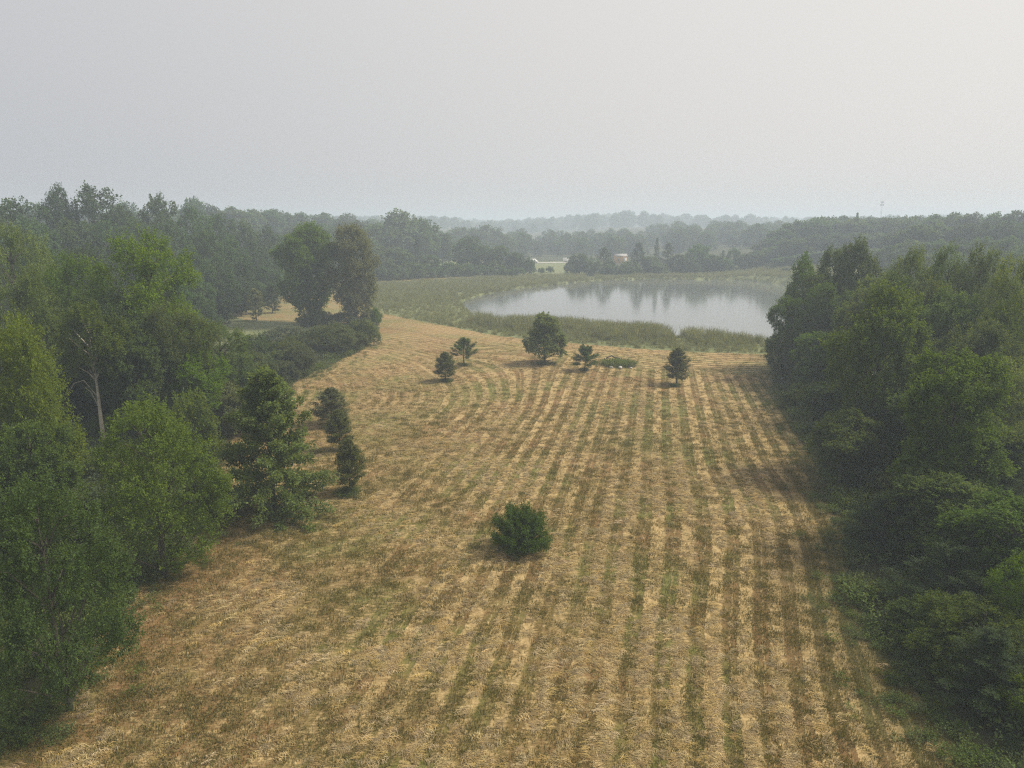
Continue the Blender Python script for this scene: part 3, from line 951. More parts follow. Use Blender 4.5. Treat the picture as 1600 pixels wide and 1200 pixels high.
# --- the near wood at the right: crowns that stand out
rise('wood', 1258, 397, 112, 62, 'ragged topped tree at the left tip of the right wood against the lake haze')
rise('wood', 1308, 384, 108, 62, 'dark rounded crown second from the left tip of the right wood')
rise('wood', 1346, 373, 102, 74, 'highest crown in the left half of the right wood')
rise('wood', 1234, 462, 104, 60, 'tree leaning out over the field at the left tip of the right wood')
rise('wood', 1228, 520, 98, 56, 'low bushy tree at the foot of the left tip of the right wood')
rise('maple', 1428, 384, 84, 80, 'bright tipped crown left of the twin tops in the right wood')
rise('maple', 1487, 380, 80, 70, 'first of the twin bright tops in the right wood')
rise('maple', 1537, 382, 77, 84, 'second and broader of the twin bright tops in the right wood')
rise('maple', 1600, 398, 68, 100, 'crown cut by the right picture edge, highest there')
rise('maple', 1435, 530, 66, 110, 'yellow green young tree in the middle of the right wood')
rise('willow', 1570, 560, 55, 170, 'wide light green crown low at the right picture edge')
rise('maple', 1405, 425, 82, 80, 'sunlit crown below the gap of the right skyline')
rise('wood', 1290, 440, 98, 80, 'broad shaded tree in the left half of the right wood')
rise('wood', 1285, 520, 90, 90, 'shaded broadleaf tree facing the field under the highest crown')
rise('wood', 1345, 470, 86, 96, 'green tree before the highest crown of the right wood')
rise('wood', 1355, 560, 72, 110, 'dark broad tree facing the field in the middle of the right wood')
rise('wood', 1500, 450, 68, 100, 'shaded tree beneath the twin bright tops')
rise('wood', 1580, 470, 62, 100, 'tree beneath the crown cut by the right picture edge')
rise('wood', 1480, 600, 56, 140, 'dark tree low in the right wood behind the feathery pines')
rise('shrub', 1412, 688, 57, 130, 'grey green bush at the bend of the right field edge')
stand('wood', 1312, 757, 640, 110, 'dark little tree on a thin stem at the bend of the right field edge', name='small_tree')
rise('shrub', 1255, 600, 84, 60, 'dark bush at the field edge under the left tip of the right wood')
rise('wood', 1300, 600, 76, 100, 'dark leafy tree at the field edge left of the bend')
GP = 'feathery pines of the lower right'
rise('pine', 1390, 775, 46, 170, 'feathery dark pine nearest the field in the lower right', GP)
rise('wood', 1490, 745, 43, 190, 'dark broad tree behind the feathery pine of the lower right')
rise('wood', 1590, 780, 38, 200, 'dark tree at the right picture edge below the light green crown')
rise('pine', 1490, 850, 37, 190, 'lower dark pine in the lower right, left of the bright leafy sprays', GP)
rise('pine', 1570, 690, 50, 200, 'tallest of the dark pines in the lower right', GP)
rise('oak', 1545, 940, 32, 210, 'dark bushy tree low before the bright leafy tree at the right edge', name='broadleaf_tree')
rise('pine', 1560, 985, 29.5, 190, 'dark pine in the lower right corner left of the bright leafy tree', GP)
rise('oak', 1470, 930, 35, 130, 'dark bushy little tree under the pines nearest the field in the lower right', name='small_tree')
rise('wood', 1530, 640, 52, 150, 'dark tree over the pines of the lower right')
rise('maple', 1612, 862, 33, 100, 'bright leafy tree at the right picture edge, upper one')
rise('maple', 1628, 1060, 27.5, 105, 'bright leafy tree in the lower right corner')

# --- the mass of the near right wood
SIL_X = [1205, 1215, 1228, 1242, 1256, 1285, 1310, 1348, 1375, 1400, 1430, 1465, 1490, 1515, 1540, 1565, 1600, 1700]
SIL_Y = [620, 560, 490, 450, 412, 425, 398, 388, 412, 425, 400, 415, 396, 410, 396, 432, 412, 400]
LN = 'broadleaf tree packed in the mass of the near right wood'
GN_ = 'trees packed in the near right wood'
n = 0
cand = np.stack([rng.uniform(1230, 1690, 900), rng.uniform(46, 118, 900)], 1)
for px, y in cand:
    x, _, t = at_dist(px, 600, y)
    # keep clear of the field edge
    xe = np.interp(y, [24, 30, 38, 46, 60, 76, 100, 125], [25, 25, 23, 25.5, 29, 31, 38, 48])
    if x < xe + 2.5 or n > 46:
        continue
    if any((x - a) ** 2 + (y - b) ** 2 < (0.62 * (c + 3.2)) ** 2 for a, b, c in PLACED):
        continue
    h = rng.uniform(13, 18.5) * (0.8 if y < 55 else 1)
    lim = np.interp(px, SIL_X, SIL_Y) + rng.uniform(6, 60)
    hl = at_dist(px, lim, y)[1] - zg(x, y)
    if hl < 7:
        continue
    h = min(h, hl)
    if px < 1340:
        part = 'at the left tip under its highest crown' if y > 85 else 'at its left end close to the field edge'
    elif px < 1450:
        part = 'left of its twin bright tops' if y > 75 else 'around the yellow green young tree in its middle'
    elif px < 1560:
        part = 'among its twin bright tops' if y > 72 else 'in the shade below its twin bright tops'
    else:
        part = 'at the right picture edge near the topmost crown' if y > 66 else 'at the right picture edge near the light green crown'
    plant(P('wood') if rng.random() < 0.7 else P('maple'), 'wood', x, y, h, h * rng.uniform(0.42, 0.56), 'near right wood tree ' + part, 'near right wood trees ' + part)
    n += 1



# ------------------------------------------------------------------ scattered growth (hay, stubble, reeds, weeds)
def scatter(name, protos, pts, rot, scl, label):
    """one object of many small plants, instanced on its own points"""
    col = bpy.data.collections.new(name + '_kinds')
    for i, me in enumerate(protos):
        o = bpy.data.objects.new(f'{name}_kind_{i:02d}', me)
        col.objects.link(o)
    npt = len(pts)
    me = make_mesh(name, pts, np.zeros(0, int), np.zeros(0, int), [], point_attr={'rot': rot, 'scl': scl, 'pick': rng.integers(0, len(protos), npt).astype(float)})
    o = link(name, me, kind='stuff', label=label)
    ng = bpy.data.node_groups.new(name + '_scatter', 'GeometryNodeTree')
    ng.interface.new_socket('Geometry', in_out='INPUT', socket_type='NodeSocketGeometry')
    ng.interface.new_socket('Geometry', in_out='OUTPUT', socket_type='NodeSocketGeometry')
    gi, go = ng.nodes.new('NodeGroupInput'), ng.nodes.new('NodeGroupOutput')
    ci = ng.nodes.new('GeometryNodeCollectionInfo')
    ci.inputs['Collection'].default_value = col
    ci.inputs['Separate Children'].default_value = True
    ci.inputs['Reset Children'].default_value = True
    iop = ng.nodes.new('GeometryNodeInstanceOnPoints')
    iop.inputs['Pick Instance'].default_value = True

    def at(nm, ty):
        a = ng.nodes.new('GeometryNodeInputNamedAttribute')
        a.data_type = ty
        a.inputs['Name'].default_value = nm
        return a.outputs['Attribute']
    e2r = ng.nodes.new('FunctionNodeEulerToRotation')
    L = ng.links.new
    L(at('rot', 'FLOAT_VECTOR'), e2r.inputs[0])
    L(e2r.outputs[0], iop.inputs['Rotation'])
    L(at('scl', 'FLOAT'), iop.inputs['Scale'])
    f2i = ng.nodes.new('FunctionNodeFloatToInt')
    L(at('pick', 'FLOAT'), f2i.inputs[0])
    L(f2i.outputs[0], iop.inputs['Instance Index'])
    L(gi.outputs[0], iop.inputs['Points'])
    L(ci.outputs[0], iop.inputs['Instance'])
    L(iop.outputs[0], go.inputs[0])
    md = o.modifiers.new('scatter', 'NODES')
    md.node_group = ng
    return o


def strands(name, n, area, length, width, lift, spread, mat, seed, upright=0.0):
    """bent ribbons lying (or standing) round the local x axis"""
    r = np.random.default_rng(seed)
    c = r.uniform(-1, 1, (n, 2)) * np.array(area)
    an = r.normal(0, spread, n)
    L = length * (0.6 + 0.8 * r.random(n))
    w = width * (0.6 + 0.8 * r.random(n))
    if upright:
        tilt = np.abs(r.normal(0, 0.18, n))
        an = r.uniform(0, 6.28, n)
        d = np.stack([np.cos(an) * np.sin(tilt), np.sin(an) * np.sin(tilt), np.cos(tilt)], 1)
        s = np.stack([-np.sin(an), np.cos(an), 0 * an], 1)
        a0 = np.stack([c[:, 0], c[:, 1], 0 * an - 0.05], 1)
        bend = np.stack([np.cos(an), np.sin(an), -0.2 + 0 * an], 1) * (L * 0.16)[:, None]
        mid = a0 + d * (L * 0.55)[:, None] + bend * 0.3
        end = a0 + d * L[:, None] + bend
    else:
        d = np.stack([np.cos(an), np.sin(an), 0 * an], 1)
        s = np.stack([-np.sin(an), np.cos(an), r.normal(0, 0.5, n)], 1)
        a0 = np.stack([c[:, 0], c[:, 1], lift * 0.6 * r.random(n)], 1) - d * (L * 0.5)[:, None]
        mid = a0 + d * (L * 0.5)[:, None] + np.array([0, 0, 1]) * (lift * (0.5 + r.random(n)))[:, None] + s * (L * r.normal(0, 0.06, n))[:, None]
        end = a0 + d * L[:, None] + np.array([0, 0, 1]) * (lift * 0.5 * r.random(n))[:, None]
    W = (w * 0.5)[:, None] * s
    v = np.stack([a0 - W, a0 + W, mid + W, mid - W, end + W * 0.3, end - W * 0.3], 1)
    q = np.arange(n)[:, None] * 6
    f = np.concatenate([q + np.array([[0, 1, 2, 3]]), q + np.array([[3, 2, 4, 5]])], 1).reshape(-1)
    t = np.repeat(np.clip(r.random(n), 0, 1), 2)
    return make_mesh(name, v.reshape(-1, 3), f, np.full(2 * n, 4), [mat], face_attr={'tint': t})


HAY = leaf_material('dry_hay', (0.215, 0.152, 0.060), (0.51, 0.380, 0.178), 0.28, 0.12, 0.75, (0.495, 0.510))
STUB = leaf_material('stubble_grass', (0.095, 0.100, 0.026), (0.220, 0.200, 0.060), 0.15, 0.25, 0.7)
REEDM = leaf_material('reed_blades', (0.12, 0.155, 0.068), (0.27, 0.285, 0.155), 0.2, 0.3, 0.7)
WEED = leaf_material('weeds', (0.045, 0.080, 0.018), (0.130, 0.185, 0.045), 0.2, 0.3, 0.6)

# hay: denser along the raked rows
N = 230000
hx = rng.uniform(-34, 42, N)
hyy = 21 + 118 * rng.random(N) ** 1.35
ok = inside(FIELD, hx, hyy)
hx, hyy = hx[ok], hyy[ok]
u = row_coord(hx, hyy)


def vnoise(x, y, s, seed):
    r = np.random.default_rng(seed)
    g = r.random((96, 96))
    fx, fy = (x / s) % 95, (y / s) % 95
    ix, iy = fx.astype(int), fy.astype(int)
    tx, ty = fx - ix, fy - iy
    tx, ty = tx * tx * (3 - 2 * tx), ty * ty * (3 - 2 * ty)
    ix1, iy1 = (ix + 1) % 96, (iy + 1) % 96
    return (g[iy, ix] * (1 - tx) + g[iy, ix1] * tx) * (1 - ty) + (g[iy1, ix] * (1 - tx) + g[iy1, ix1] * tx) * ty


ph0 = u / PERIOD + 0.26 * vnoise(hx + 100, hyy, 3.0, 1) + 0.12 * vnoise(hx + 100, hyy, 0.7, 2)
ph = ph0 % 1.0
row_k = np.random.default_rng(77).random(400)[(np.floor(ph0).astype(int) + 120) % 400]
s = sstep(0.02, 0.08, ph) * sstep(0.52, 0.40, ph)
s = np.maximum(s, 0.75 * sstep(0.76, 0.80, ph) * sstep(0.90, 0.86, ph))
con = (0.06 + 0.94 * sstep(-8, 14, hx + 8 * (vnoise(hx + 100, hyy, 9, 3) - 0.5))) * (0.35 + 0.75 * sstep(0.25, 0.6, vnoise(hx + 100, hyy, 8.0, 14)))
con = np.maximum(con, 0.28 * sstep(70, 95, hyy)) * (0.45 + 0.9 * row_k)
patch = vnoise(hx + 100, hyy, 5.0, 4) * 0.6 + vnoise(hx + 100, hyy, 1.6, 5) * 0.4
pr = np.clip(0.38 + (s - 0.5) * 1.7 * con + (patch - 0.5) * 1.5, 0.0, 1)
pr *= 0.25 + 0.75 * sstep(1.5, 8.0, edge_dist(hx, hyy) + 4 * (vnoise(hx + 100, hyy, 2.5, 21) - 0.5))
near = sstep(135, 40, hyy)
pr *= 1 - 0.6 * track_amount(hx, hyy)
pr *= 1 - 0.5 * sstep(0.55, 0.75, vnoise(hx + 100, hyy, 13.0, 31) * 0.65 + vnoise(hx + 100, hyy, 4.0, 32) * 0.35)
keep = rng.random(len(hx)) < pr ** 2.2 * (0.10 + 0.42 * near)
kx, ky = hx[keep], hyy[keep]
e = 0.2
gu = row_coord(kx + e, ky) - row_coord(kx - e, ky)
gv = row_coord(kx, ky + e) - row_coord(kx, ky - e)
across = np.arctan2(gv, gu)
# the rake combed the cut stalks aslant, out of each row towards the viewer
ang = across - 0.45 + rng.normal(0, 0.35, len(kx))
tuft = [strands('hay_tuft', 26, (0.08, 0.26), 0.36, 0.014, 0.035, 0.55, HAY, 300 + i) for i in range(6)]
kz = hills(kx, ky)
scatter('hay', tuft, np.stack([kx, ky, kz + 0.03], 1), np.stack([0 * ang, 0 * ang, ang], 1), 0.75 + 0.6 * rng.random(len(kx)), 'cut straw lying in combed rows over the field')

keep2 = rng.random(len(hx)) < (1 - pr) ** 1.2 * (0.03 + 0.25 * near)
sx, sy = hx[keep2], hyy[keep2]
stub = [strands('stubble_tuft', 40, (0.35, 0.35), 0.16, 0.022, 0.05, 1.0, STUB, 320 + i, 1.0) for i in range(4)]
an = rng.uniform(0, 6.28, len(sx))
scatter('stubble_grass', stub, np.stack([sx, sy, hills(sx, sy)], 1), np.stack([0 * an, 0 * an, an], 1), 0.7 + 0.6 * rng.random(len(sx)), 'short green stubble growing between the straw rows')

# reeds round the lake
N = 52000
rx = rng.uniform(-62, 120, N)
ry = rng.uniform(116, 325, N)
ry0 = np.interp(rx, REED_X, REED_Y)
back = np.interp(rx, [-70, -35, 0, 40, 110], [262, 262, 268, 285, 300])
lake_big = lc + (LAKE - lc) * 0.985
rok = (ry > ry0 + 0.5) & ~inside(lake_big, rx, ry) & ~inside(STRIP, rx, ry) & ~inside(BACK, rx, ry)
far_edge = np.array([ground(a, b) for a, b in [(560, 446), (680, 438), (760, 434.5), (880, 431), (1000, 427), (1250, 428)]])
rok &= ry < np.interp(rx, far_edge[:, 0], far_edge[:, 1])
dens = np.where(ry < 160, 1.0, 0.55)
rok &= rng.random(N) < dens
rx, ry, ry0 = rx[rok], ry[rok], ry0[rok]
depth = ry - ry0
hs = 0.42 + 0.58 * sstep(4, 12, depth + 5 * (vnoise(rx + 100, ry, 6, 7) - 0.5)) * (0.60 + 0.75 * vnoise(rx + 100, ry, 7, 8))
hs = np.where(rx < -9, 0.32 + 0.22 * vnoise(rx + 100, ry, 12, 9), hs)
hs = np.where((ry > 200), 0.5 + 0.25 * vnoise(rx + 100, ry, 10, 10), hs)
gap = (np.abs(rx - ground(1037, 515)[0]) < 1.6) & (depth > 7)
hs = np.where(gap, 0.3, hs)
reedp = [strands('reed_tuft', 44, (0.75, 0.75), 2.0, 0.05, 0.1, 1.0, REEDM, 340 + i, 1.0) for i in range(5)]
an = rng.uniform(0, 6.28, len(rx))
inl = inside(LAKE, rx, ry)
rz = np.where(inl, LAKE_Z, hills(rx, ry) * 1.0)
scatter('reeds', reedp, np.stack([rx, ry, rz - 0.1], 1), np.stack([0 * an, 0 * an, an], 1), hs * (0.85 + 0.3 * rng.random(len(rx))), 'tall green reeds with feathery tops round the lake')

# weeds and saplings on the wood floor along the field edges
N = 26000
wx = rng.uniform(-75, 75, N)
wy = rng.uniform(20, 150, N)
inner = ~inside(FIELD, wx, wy) & (wy < np.interp(wx, REED_X, REED_Y)) & ~inside(LAWN, wx, wy) & ~inside(BACK, wx, wy)
wx, wy = wx[inner], wy[inner]
weedp = []
for i in range(4):
    r = np.random.default_rng(360 + i)
    ps = np.concatenate([r.uniform(-0.6, 0.6, (22, 2)), 0.1 + 0.25 * r.random((22, 1))], 1)
    dd = norm(r.normal(size=(22, 3)) * 0.5 + np.array([0, 0, 1.0]))
    weedp.append(leaf_mesh('weed_tuft', [leaves(ps, dd, 0.35 + 0.3 * r.random(22), 10, 0.16, 0.07, 0.5, 0.8, 0.3, 0.6, 370 + i)], WEED))
an = rng.uniform(0, 6.28, len(wx))
scatter('weeds', weedp, np.stack([wx, wy, hills(wx, wy)], 1), np.stack([0 * an, 0 * an, an], 1), 0.5 + 1.1 * rng.random(len(wx)) ** 2, 'low weeds and seedlings covering the wood floor beside the field')

# ------------------------------------------------------------------ the far woods that read as one mass
def far_wood(name, label, pts, kind):
    """distant crowns, joined by instancing into one mass"""
    pr_ = [p['crown'] for p in PROTO[kind]]
    pts = np.asarray(pts)
    an_ = rng.uniform(0, 6.28, len(pts))
    return scatter(name, pr_, np.stack([pts[:, 0], pts[:, 1], hills(pts[:, 0], pts[:, 1]) - 1.5], 1), np.stack([0 * an_, 0 * an_, an_], 1), pts[:, 2], label)


pts = []
for k in range(3600):
    y = rng.uniform(1000, 2700)
    x = rng.uniform(-0.80, 0.80) * y
    if y < 1100 and rng.random() < 0.5:
        continue
    pts.append((x, y, rng.uniform(0.75, 1.15) * (1 + 0.14 * math.sin(x * 0.011) + 0.08 * math.sin(x * 0.027 + y * 0.01))))
for k in range(420):
    y = rng.uniform(440, 640)
    x = rng.uniform(-160, 330)
    if y < 480 and 8 < x < 40:
        continue
    pts.append((x, y, rng.uniform(0.55, 0.85)))
for k in range(260):
    y = rng.uniform(360, 560)
    x = rng.uniform(-1.0, -0.30) * y
    pts.append((x, y, rng.uniform(0.8, 1.1)))
for k in range(260):
    y = rng.uniform(350, 560)
    x = rng.uniform(0.40, 1.0) * y
    pts.append((x, y, rng.uniform(0.75, 1.0)))
far_wood('distant_woods', 'pale blue far woods closing the horizon beyond the lake', pts, 'far')

# understorey inside the near woods, too dense to tell apart
pts = []
for k in range(5000):
    x, y = rng.uniform(-130, 130), rng.uniform(28, 240)
    if abs(x) > 0.95 * y + 12:
        continue
    if x > 0:
        xe = np.interp(y, [24, 30, 38, 46, 60, 76, 100, 125], [25, 25, 23, 25.5, 29, 31, 38, 48])
        if y > 126 or x < xe + 3.5:
            continue
    else:
        xe = np.interp(y, [24, 32, 45, 60, 72, 84, 104, 110, 165, 230, 250], [-30, -27, -25, -27, -32, -33, -36, -50, -80, -82, -80])
        if x > xe - 2.5 or y > 235:
            continue
    if inside(LAWN, np.array([x]), np.array([y]))[0] or inside(BACK, np.array([x]), np.array([y]))[0] or inside(FIELD, np.array([x]), np.array([y]))[0]:
        continue
    pts.append((x, y, rng.uniform(0.5, 1.1)))
far_wood('undergrowth', 'dark tangled undergrowth filling the woods beside the field', pts[:1500], 'shrub')

# ------------------------------------------------------------------ weed patch with stones, fallen log
wpx, wpy = ground(967, 572)
r = np.random.default_rng(500)
nn = 420
q = np.sqrt(r.random(nn))
a = r.uniform(0, 6.28, nn)
ps = np.stack([q * np.cos(a) * 2.75, q * np.sin(a) * 1.9, 0.1 + 0.35 * (1 - q ** 2) * r.random(nn)], 1)
dd = norm(r.normal(size=(nn, 3)) * 0.4 + np.array([0, 0, 1.0]))
patch_root = bpy.data.objects.new('weed_patch', None)
COL.objects.link(patch_root)
patch_root.location = (wpx, wpy, zg(wpx, wpy))
patch_root['label'] = 'oval patch of tall green weeds left unmown in the far field'
patch_root['category'] = 'weeds'
w1 = link('weeds', leaf_mesh('weed_leaves', [leaves(ps, dd, 0.35 + 0.45 * r.random(nn), 14, 0.20, 0.08, 0.45, 0.8, 0.3, 0.6, 501)], WEED), patch_root)
w1['kind'] = 'stuff'
w2 = link('grass_tuft', strands('grass_tuft', 700, (2.4, 1.6), 0.75, 0.035, 0.1, 1.0, REEDM, 502, 1.0), patch_root)
w2['kind'] = 'stuff'
STONE = plain_material('pale_stone', (0.62, 0.58, 0.52), (0.42, 0.39, 0.34), 2.5, 0.85, 0.4)
DEADWOOD = plain_material('dead_wood', (0.12, 0.10, 0.085), (0.05, 0.04, 0.035), 4.0, 0.9, 0.5)


def boulder(x, y, sx_, sy_, sz_, label, group, seed):
    r = np.random.default_rng(seed)
    nu, nv = 12, 7
    vs = [(0, 0, 1.0)]
    for j in range(1, nv):
        th = math.pi * j / nv
        for i in range(nu):
            k = 1 + 0.16 * r.normal()
            vs.append((math.sin(th) * math.cos(2 * math.pi * i / nu) * k, math.sin(th) * math.sin(2 * math.pi * i / nu) * k, math.cos(th) * (1 + 0.08 * r.normal())))
    vs.append((0, 0, -1.0))
    fs = [(0, 1 + i, 1 + (i + 1) % nu) for i in range(nu)]
    for j in range(nv - 2):
        for i in range(nu):
            b0 = 1 + j * nu
            fs.append((b0 + i, b0 + nu + i, b0 + nu + (i + 1) % nu, b0 + (i + 1) % nu))
    last = len(vs) - 1
    fs += [(last, last - nu + (i + 1) % nu, last - nu + i) for i in range(nu)]
    g = Geo()
    g.add(np.array(vs) * np.array([sx_, sy_, sz_]), fs)
    o = link('boulder', g.mesh('boulder', STONE, True), None, label=label, category='stone', group=group)
    o.location = (x, y, zg(x, y) + sz_ * 0.45)
    o.rotation_euler = (0.1 * r.normal(), 0.1 * r.normal(), r.random() * 6)
    return o


GB = 'pale stones in the weed patch'
boulder(*ground(969, 576), 0.42, 0.30, 0.26, 'white flat stone at the front of the weed patch', GB, 1)
boulder(*ground(955, 575.5), 0.34, 0.22, 0.18, 'greyish low stone left of the white one in the weed patch', GB, 2)
boulder(*ground(969.5, 566), 0.16, 0.16, 0.34, 'small upright white stone in the middle of the weed patch', GB, 3)
boulder(*ground(986, 576), 0.20, 0.16, 0.16, 'smallest pale stone at the right front of the weed patch', GB, 4)

g = Geo()
rr = np.random.default_rng(9)
lx, ly = ground(953, 565)
root = bpy.data.objects.new('fallen_log', None)
COL.objects.link(root)
root.location = (lx, ly, zg(lx, ly))
root['label'] = 'dark forked dead log lying at the back of the weed patch'
root['category'] = 'log'
g.tube([(-0.9, 0, 0.25), (-0.3, 0.1, 0.62), (0.3, 0.1, 0.85)], [0.10, 0.12, 0.09], 7)
link('bough', g.mesh('bough', DEADWOOD, True), root)
g = Geo()
g.tube([(0.2, 0.1, 0.88), (0.8, 0.0, 0.55), (1.9, -0.1, 0.45)], [0.09, 0.13, 0.11], 7)
link('stem', g.mesh('stem', DEADWOOD, True), root)

# grass tufts left standing round the stems of the field trees
tufts = []
for px, py, k in [(548, 772, 1.0), (815, 860, 1.3), (696, 596, 0.6), (702, 596, .6), (725, 572, 0.9), (851, 571, 1.6), (914, 580, 0.8), (1057, 603, 1.0), (430, 806, 2.2), (545, 778, 0.8)]:
    x0, y0 = ground(px, py)
    for i in range(int(22 * k)):
        tufts.append((x0 + rng.normal() * 0.42 * k, y0 + rng.normal() * 0.35 * k))
for edge_px in (right_px[1:], left_px[3:-1]):
    E = np.array([ground(a, b) for a, b in edge_px])
    for k in range(700):
        f = rng.random() * (len(E) - 1)
        i = int(f)
        p0 = E[i] + (E[i + 1] - E[i]) * (f - i)
        inw = -1 if edge_px[0][0] > 800 else 1
        d_ = abs(rng.normal()) * 1.5 - 0.8
        if rng.random() < 0.75 * (0.3 + vnoise(np.array([p0[0] + 100]), np.array([p0[1]]), 2.5, 41)[0]):
            tufts.append((p0[0] + inw * d_, p0[1] + rng.normal() * 0.4))
tufts = np.array(tufts)
an = rng.uniform(0, 6.28, len(tufts))
scatter('tall_grass', weedp, np.stack([tufts[:, 0], tufts[:, 1], hills(tufts[:, 0], tufts[:, 1])], 1), np.stack([0 * an, 0 * an, an], 1), 0.32 + 0.3 * rng.random(len(tufts)), 'uncut grass left round the feet of the lone field trees')

# ------------------------------------------------------------------ far buildings, road, vehicles, dead trees, mast
PAINT_OR = plain_material('orange_boards', (0.80, 0.42, 0.09), (0.70, 0.35, 0.07), 1.0, 0.7)
PAINT_WH = plain_material('white_paint', (0.80, 0.79, 0.75), (0.72, 0.71, 0.68), 1.0, 0.6)
ROOF_P = plain_material('pale_roof', (0.50, 0.47, 0.40), (0.42, 0.40, 0.34), 1.5, 0.7)
ROOF_G = plain_material('grey_roof', (0.30, 0.29, 0.27), (0.24, 0.23, 0.22), 1.5, 0.7)
GLASS = plain_material('dark_glass', (0.05, 0.06, 0.07), (0.04, 0.05, 0.06), 1.0, 0.15, 0, 0.6)
TYRE = plain_material('tyre_rubber', (0.03, 0.03, 0.03), (0.02, 0.02, 0.02), 4.0, 0.9)
STEEL = plain_material('grey_steel', (0.35, 0.36, 0.37), (0.28, 0.29, 0.30), 2.0, 0.5)
GRAVEL = plain_material('pale_gravel', (0.40, 0.38, 0.34), (0.34, 0.32, 0.29), 0.8, 0.95)


def building(name, label, cat, x, y, w, d, h, rise_, wallm, roofm, turn, doors, windows):
    root = bpy.data.objects.new(name, None)
    COL.objects.link(root)
    root.location = (x, y, zg(x, y))
    root.rotation_euler = (0, 0, turn)
    root['label'], root['category'] = label, cat
    g = Geo()
    v = [(-w / 2, -d / 2, -0.3), (w / 2, -d / 2, -0.3), (w / 2, d / 2, -0.3), (-w / 2, d / 2, -0.3), (-w / 2, -d / 2, h), (w / 2, -d / 2, h), (w / 2, d / 2, h), (-w / 2, d / 2, h), (-w / 2, 0, h + rise_), (w / 2, 0, h + rise_)]
    g.add(v, [(0, 1, 5, 4), (2, 3, 7, 6), (1, 2, 6, 9, 5), (3, 0, 4, 8, 7), (3, 2, 1, 0)])
    link('wall', g.mesh('wall', wallm), root)
    g = Geo()
    o_ = 0.4
    for sgn in (-1, 1):
        e0 = h - rise_ * o_ / (d / 2) + 0.02
        y0, y1 = sgn * (d / 2 + o_), 0.0
        vv = [(-w / 2 - o_, y0, e0), (w / 2 + o_, y0, e0), (w / 2 + o_, y1, h + rise_ + 0.02), (-w / 2 - o_, y1, h + rise_ + 0.02)]
        vv += [(a_, b_, c_ + 0.15) for a_, b_, c_ in vv]
        g.add(vv, [(0, 1, 2, 3)[::-1], (4, 5, 6, 7), (0, 1, 5, 4), (1, 2, 6, 5), (2, 3, 7, 6), (3, 0, 4, 7)])
    link('roof', g.mesh('roof', roofm), root)
    for x0, x1, z0_, z1_ in doors:
        g = Geo()
        g.box(x0, x1, -d / 2 - 0.06, -d / 2 + 0.05, z0_, z1_)
        link('door', g.mesh('door', PAINT_WH), root)
    for x0, x1, z0_, z1_ in windows:
        g = Geo()
        g.box(x0 - 0.08, x1 + 0.08, -d / 2 - 0.05, -d / 2 + 0.04, z0_ - 0.08, z1_ + 0.08)
        fr = link('window', g.mesh('window', PAINT_WH), root)
        g = Geo()
        g.box(x0, x1, -d / 2 - 0.07, -d / 2 - 0.03, z0_, z1_)
        link('pane', g.mesh('pane', GLASS), fr)
    return root


bx, by = ground(969, 411)
building('shed', 'orange boarded shed with a white door half hidden by the far shore trees', 'shed', bx, by, 6.2, 5, 4.0, 1.0, PAINT_OR, ROOF_G, 0.1,
         [(1.4, 2.8, 0.0, 3.4)], [(-2.2, -1.3, 1.6, 2.8)])
bx, by = ground(690, 403)
building('house', 'small white house in the trees behind the reed meadow', 'house', bx, by, 6.4, 5, 2.4, 1.6, PAINT_WH, ROOF_P, -0.1,
         [(-0.5, 0.5, 0.0, 2.0)], [(-2.4, -1.3, 0.9, 1.9), (1.3, 2.4, 0.9, 1.9)])

g = Geo()
rp = [ground(832, 412.0), ground(893, 410.8), ground(893, 409.6), ground(832, 410.8)]
g.add([(p_[0], p_[1], zg(p_[0], p_[1]) + 0.12) for p_ in rp], [(0, 1, 2, 3)])
link('road', g.mesh('road', GRAVEL), None, kind='structure', label='pale gravel road crossing behind the lake')


def van(label, x, y, turn):
    root = bpy.data.objects.new('white_van', None)
    COL.objects.link(root)
    root.location = (x, y, zg(x, y) + 0.12)
    root.rotation_euler = (0, 0, turn)
    root['label'], root['category'], root['group'] = label, 'van', 'white vans on the far road'
    g = Geo()
    prof_ = [(-2.6, 0.4), (2.7, 0.4), (2.7, 1.1), (2.0, 1.3), (1.3, 2.2), (-2.6, 2.25)]
    n_ = len(prof_)
    vv = [(a_, -0.95, b_) for a_, b_ in prof_] + [(a_, 0.95, b_) for a_, b_ in prof_]
    g.add(vv, [tuple(range(n_)), tuple(reversed(range(n_, 2 * n_)))] + [((i + 1) % n_, i, i + n_, (i + 1) % n_ + n_) for i in range(n_)])
    link('body', g.mesh('body', PAINT_WH), root)
    for a_ in (-1.7, 1.8):
        for b_ in (-0.86, 0.86):
            g = Geo()
            g.tube([(a_, b_ - 0.12, 0.36), (a_, b_ + 0.12, 0.36)], [0.36, 0.36], 12)
            link('wheel', g.mesh('wheel', TYRE), root)
    g = Geo()
    g.box(0.4, 1.25, -0.97, 0.97, 1.3, 1.95)
    link('window', g.mesh('window', GLASS), root)


van('white van at the right end of the pale far road', *ground(887, 410), 0.05)
van('white van at the left end of the pale far road', *ground(833, 411.5), 0.1)

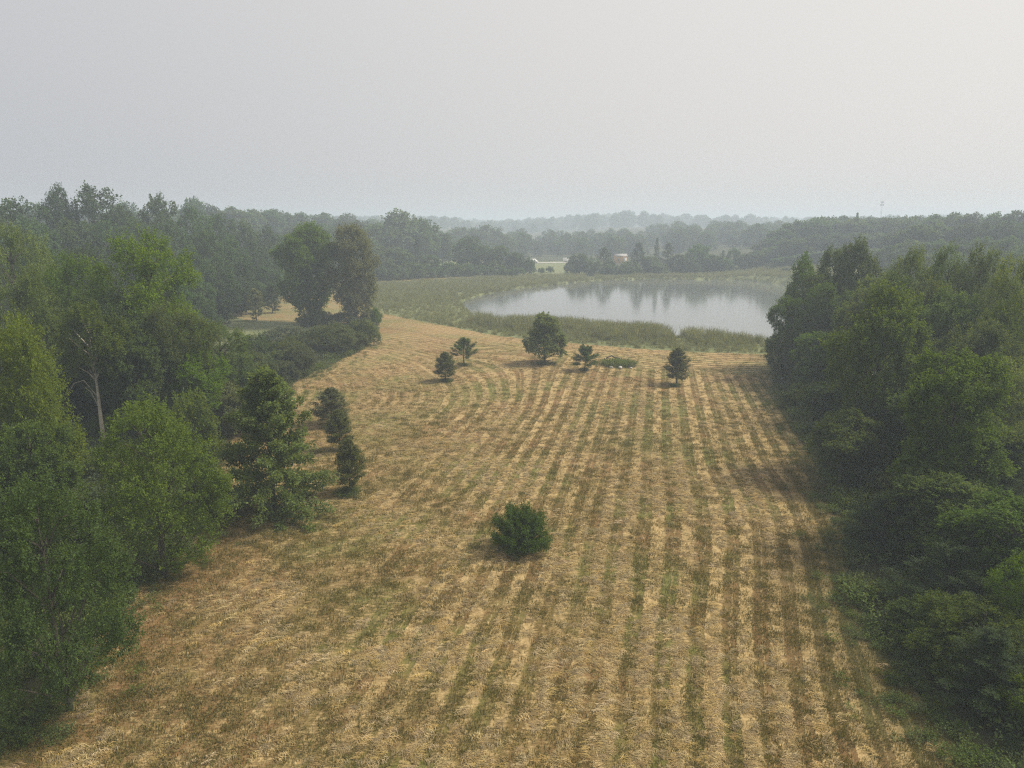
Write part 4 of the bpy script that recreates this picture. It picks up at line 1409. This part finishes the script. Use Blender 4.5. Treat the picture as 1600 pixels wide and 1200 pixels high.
for px, pyt, y, lab in [(1178, 380, 318, 'left one of the bare dead trees at the foot of the right hill'), (1189, 376, 318, 'middle one of the bare dead trees at the foot of the right hill'),
                        (1199, 378, 318, 'right one of the bare dead trees at the foot of the right hill')]:
    x, zt, t = at_dist(px, pyt, y)
    H = zt - zg(x, y)
    root = bpy.data.objects.new('dead_tree', None)
    COL.objects.link(root)
    root.location = (x, y, zg(x, y))
    root['label'], root['category'], root['group'] = lab, 'tree', 'bare dead trees by the lake'
    g = Geo()
    g.tube([(0, 0, -0.5), (0.2, 0, H * 0.5), (-0.1, 0.1, H)], [0.30, 0.22, 0.05], 6)
    link('trunk', g.mesh('trunk', DEADWOOD, True), root)
    for i in range(6):
        a_ = i * 2.4
        zb = H * (0.45 + 0.08 * i)
        g = Geo()
        g.tube([(0.1, 0, zb), (math.cos(a_) * 0.8, math.sin(a_) * 0.8, zb + 0.9), (math.cos(a_) * 1.3, math.sin(a_) * 1.3, zb + 2.2)], [0.10, 0.07, 0.02], 5)
        link('bough', g.mesh('bough', DEADWOOD, True), root)

x, zt, t = at_dist(1379, 313, 640)
H = zt - zg(x, 640)
root = bpy.data.objects.new('radio_mast', None)
COL.objects.link(root)
root.location = (x, 640, zg(x, 640))
root['label'], root['category'] = 'faint radio mast with a cluster of aerials above the right hill', 'mast'
g = Geo()
for a_ in (0.3, 2.4, 4.5):
    g.tube([(0.8 * math.cos(a_), 0.8 * math.sin(a_), 0), (0.35 * math.cos(a_), 0.35 * math.sin(a_), H)], [0.06, 0.04], 5)
for i in range(26):
    z_ = H * i / 26
    k = 0.8 - 0.45 * i / 26
    A = [(k * math.cos(a_), k * math.sin(a_), z_ + (H / 26 if j % 2 else 0)) for j, a_ in enumerate((0.3, 2.4, 4.5, 0.3))]
    g.tube(A, [0.025] * 4, 4)
link('lattice', g.mesh('lattice', STEEL), root)
for dz in (0.6, 3.0):
    for a_ in (0, 2.1, 4.2):
        g = Geo()
        cx_, cy_ = 1.1 * math.cos(a_), 1.1 * math.sin(a_)
        g.box(cx_ - 0.2, cx_ + 0.2, cy_ - 0.15, cy_ + 0.15, H - dz - 1.6, H - dz)
        g.tube([(0, 0, H - dz - 0.8), (cx_, cy_, H - dz - 0.8)], [0.05, 0.05], 4)
        link('aerial', g.mesh('aerial', STEEL), root)

# ------------------------------------------------------------------ haze
m, nt = new_mat('haze')
g_ = NT(nt)
vol = g_.n('ShaderNodeVolumePrincipled')
vol.inputs['Color'].default_value = (0.73, 0.84, 0.96, 1)
vol.inputs['Density'].default_value = HAZE_DENSITY
vol.inputs['Anisotropy'].default_value = 0.15
out_ = g_.n('ShaderNodeOutputMaterial')
g_.put(out_.inputs['Volume'], vol.outputs[0])
g = Geo()
g.box(-1990, 1990, -260, 3300, -3.0, HAZE_TOP)
link('haze', g.mesh('haze', m), None, kind='stuff', label='thin wildfire haze lying over the whole field, lake and woods')
print('tris', sum(len(me.polygons) for me in bpy.data.meshes) * 2)
print('placed', len(PLACED), 'objects', len(scene.objects))
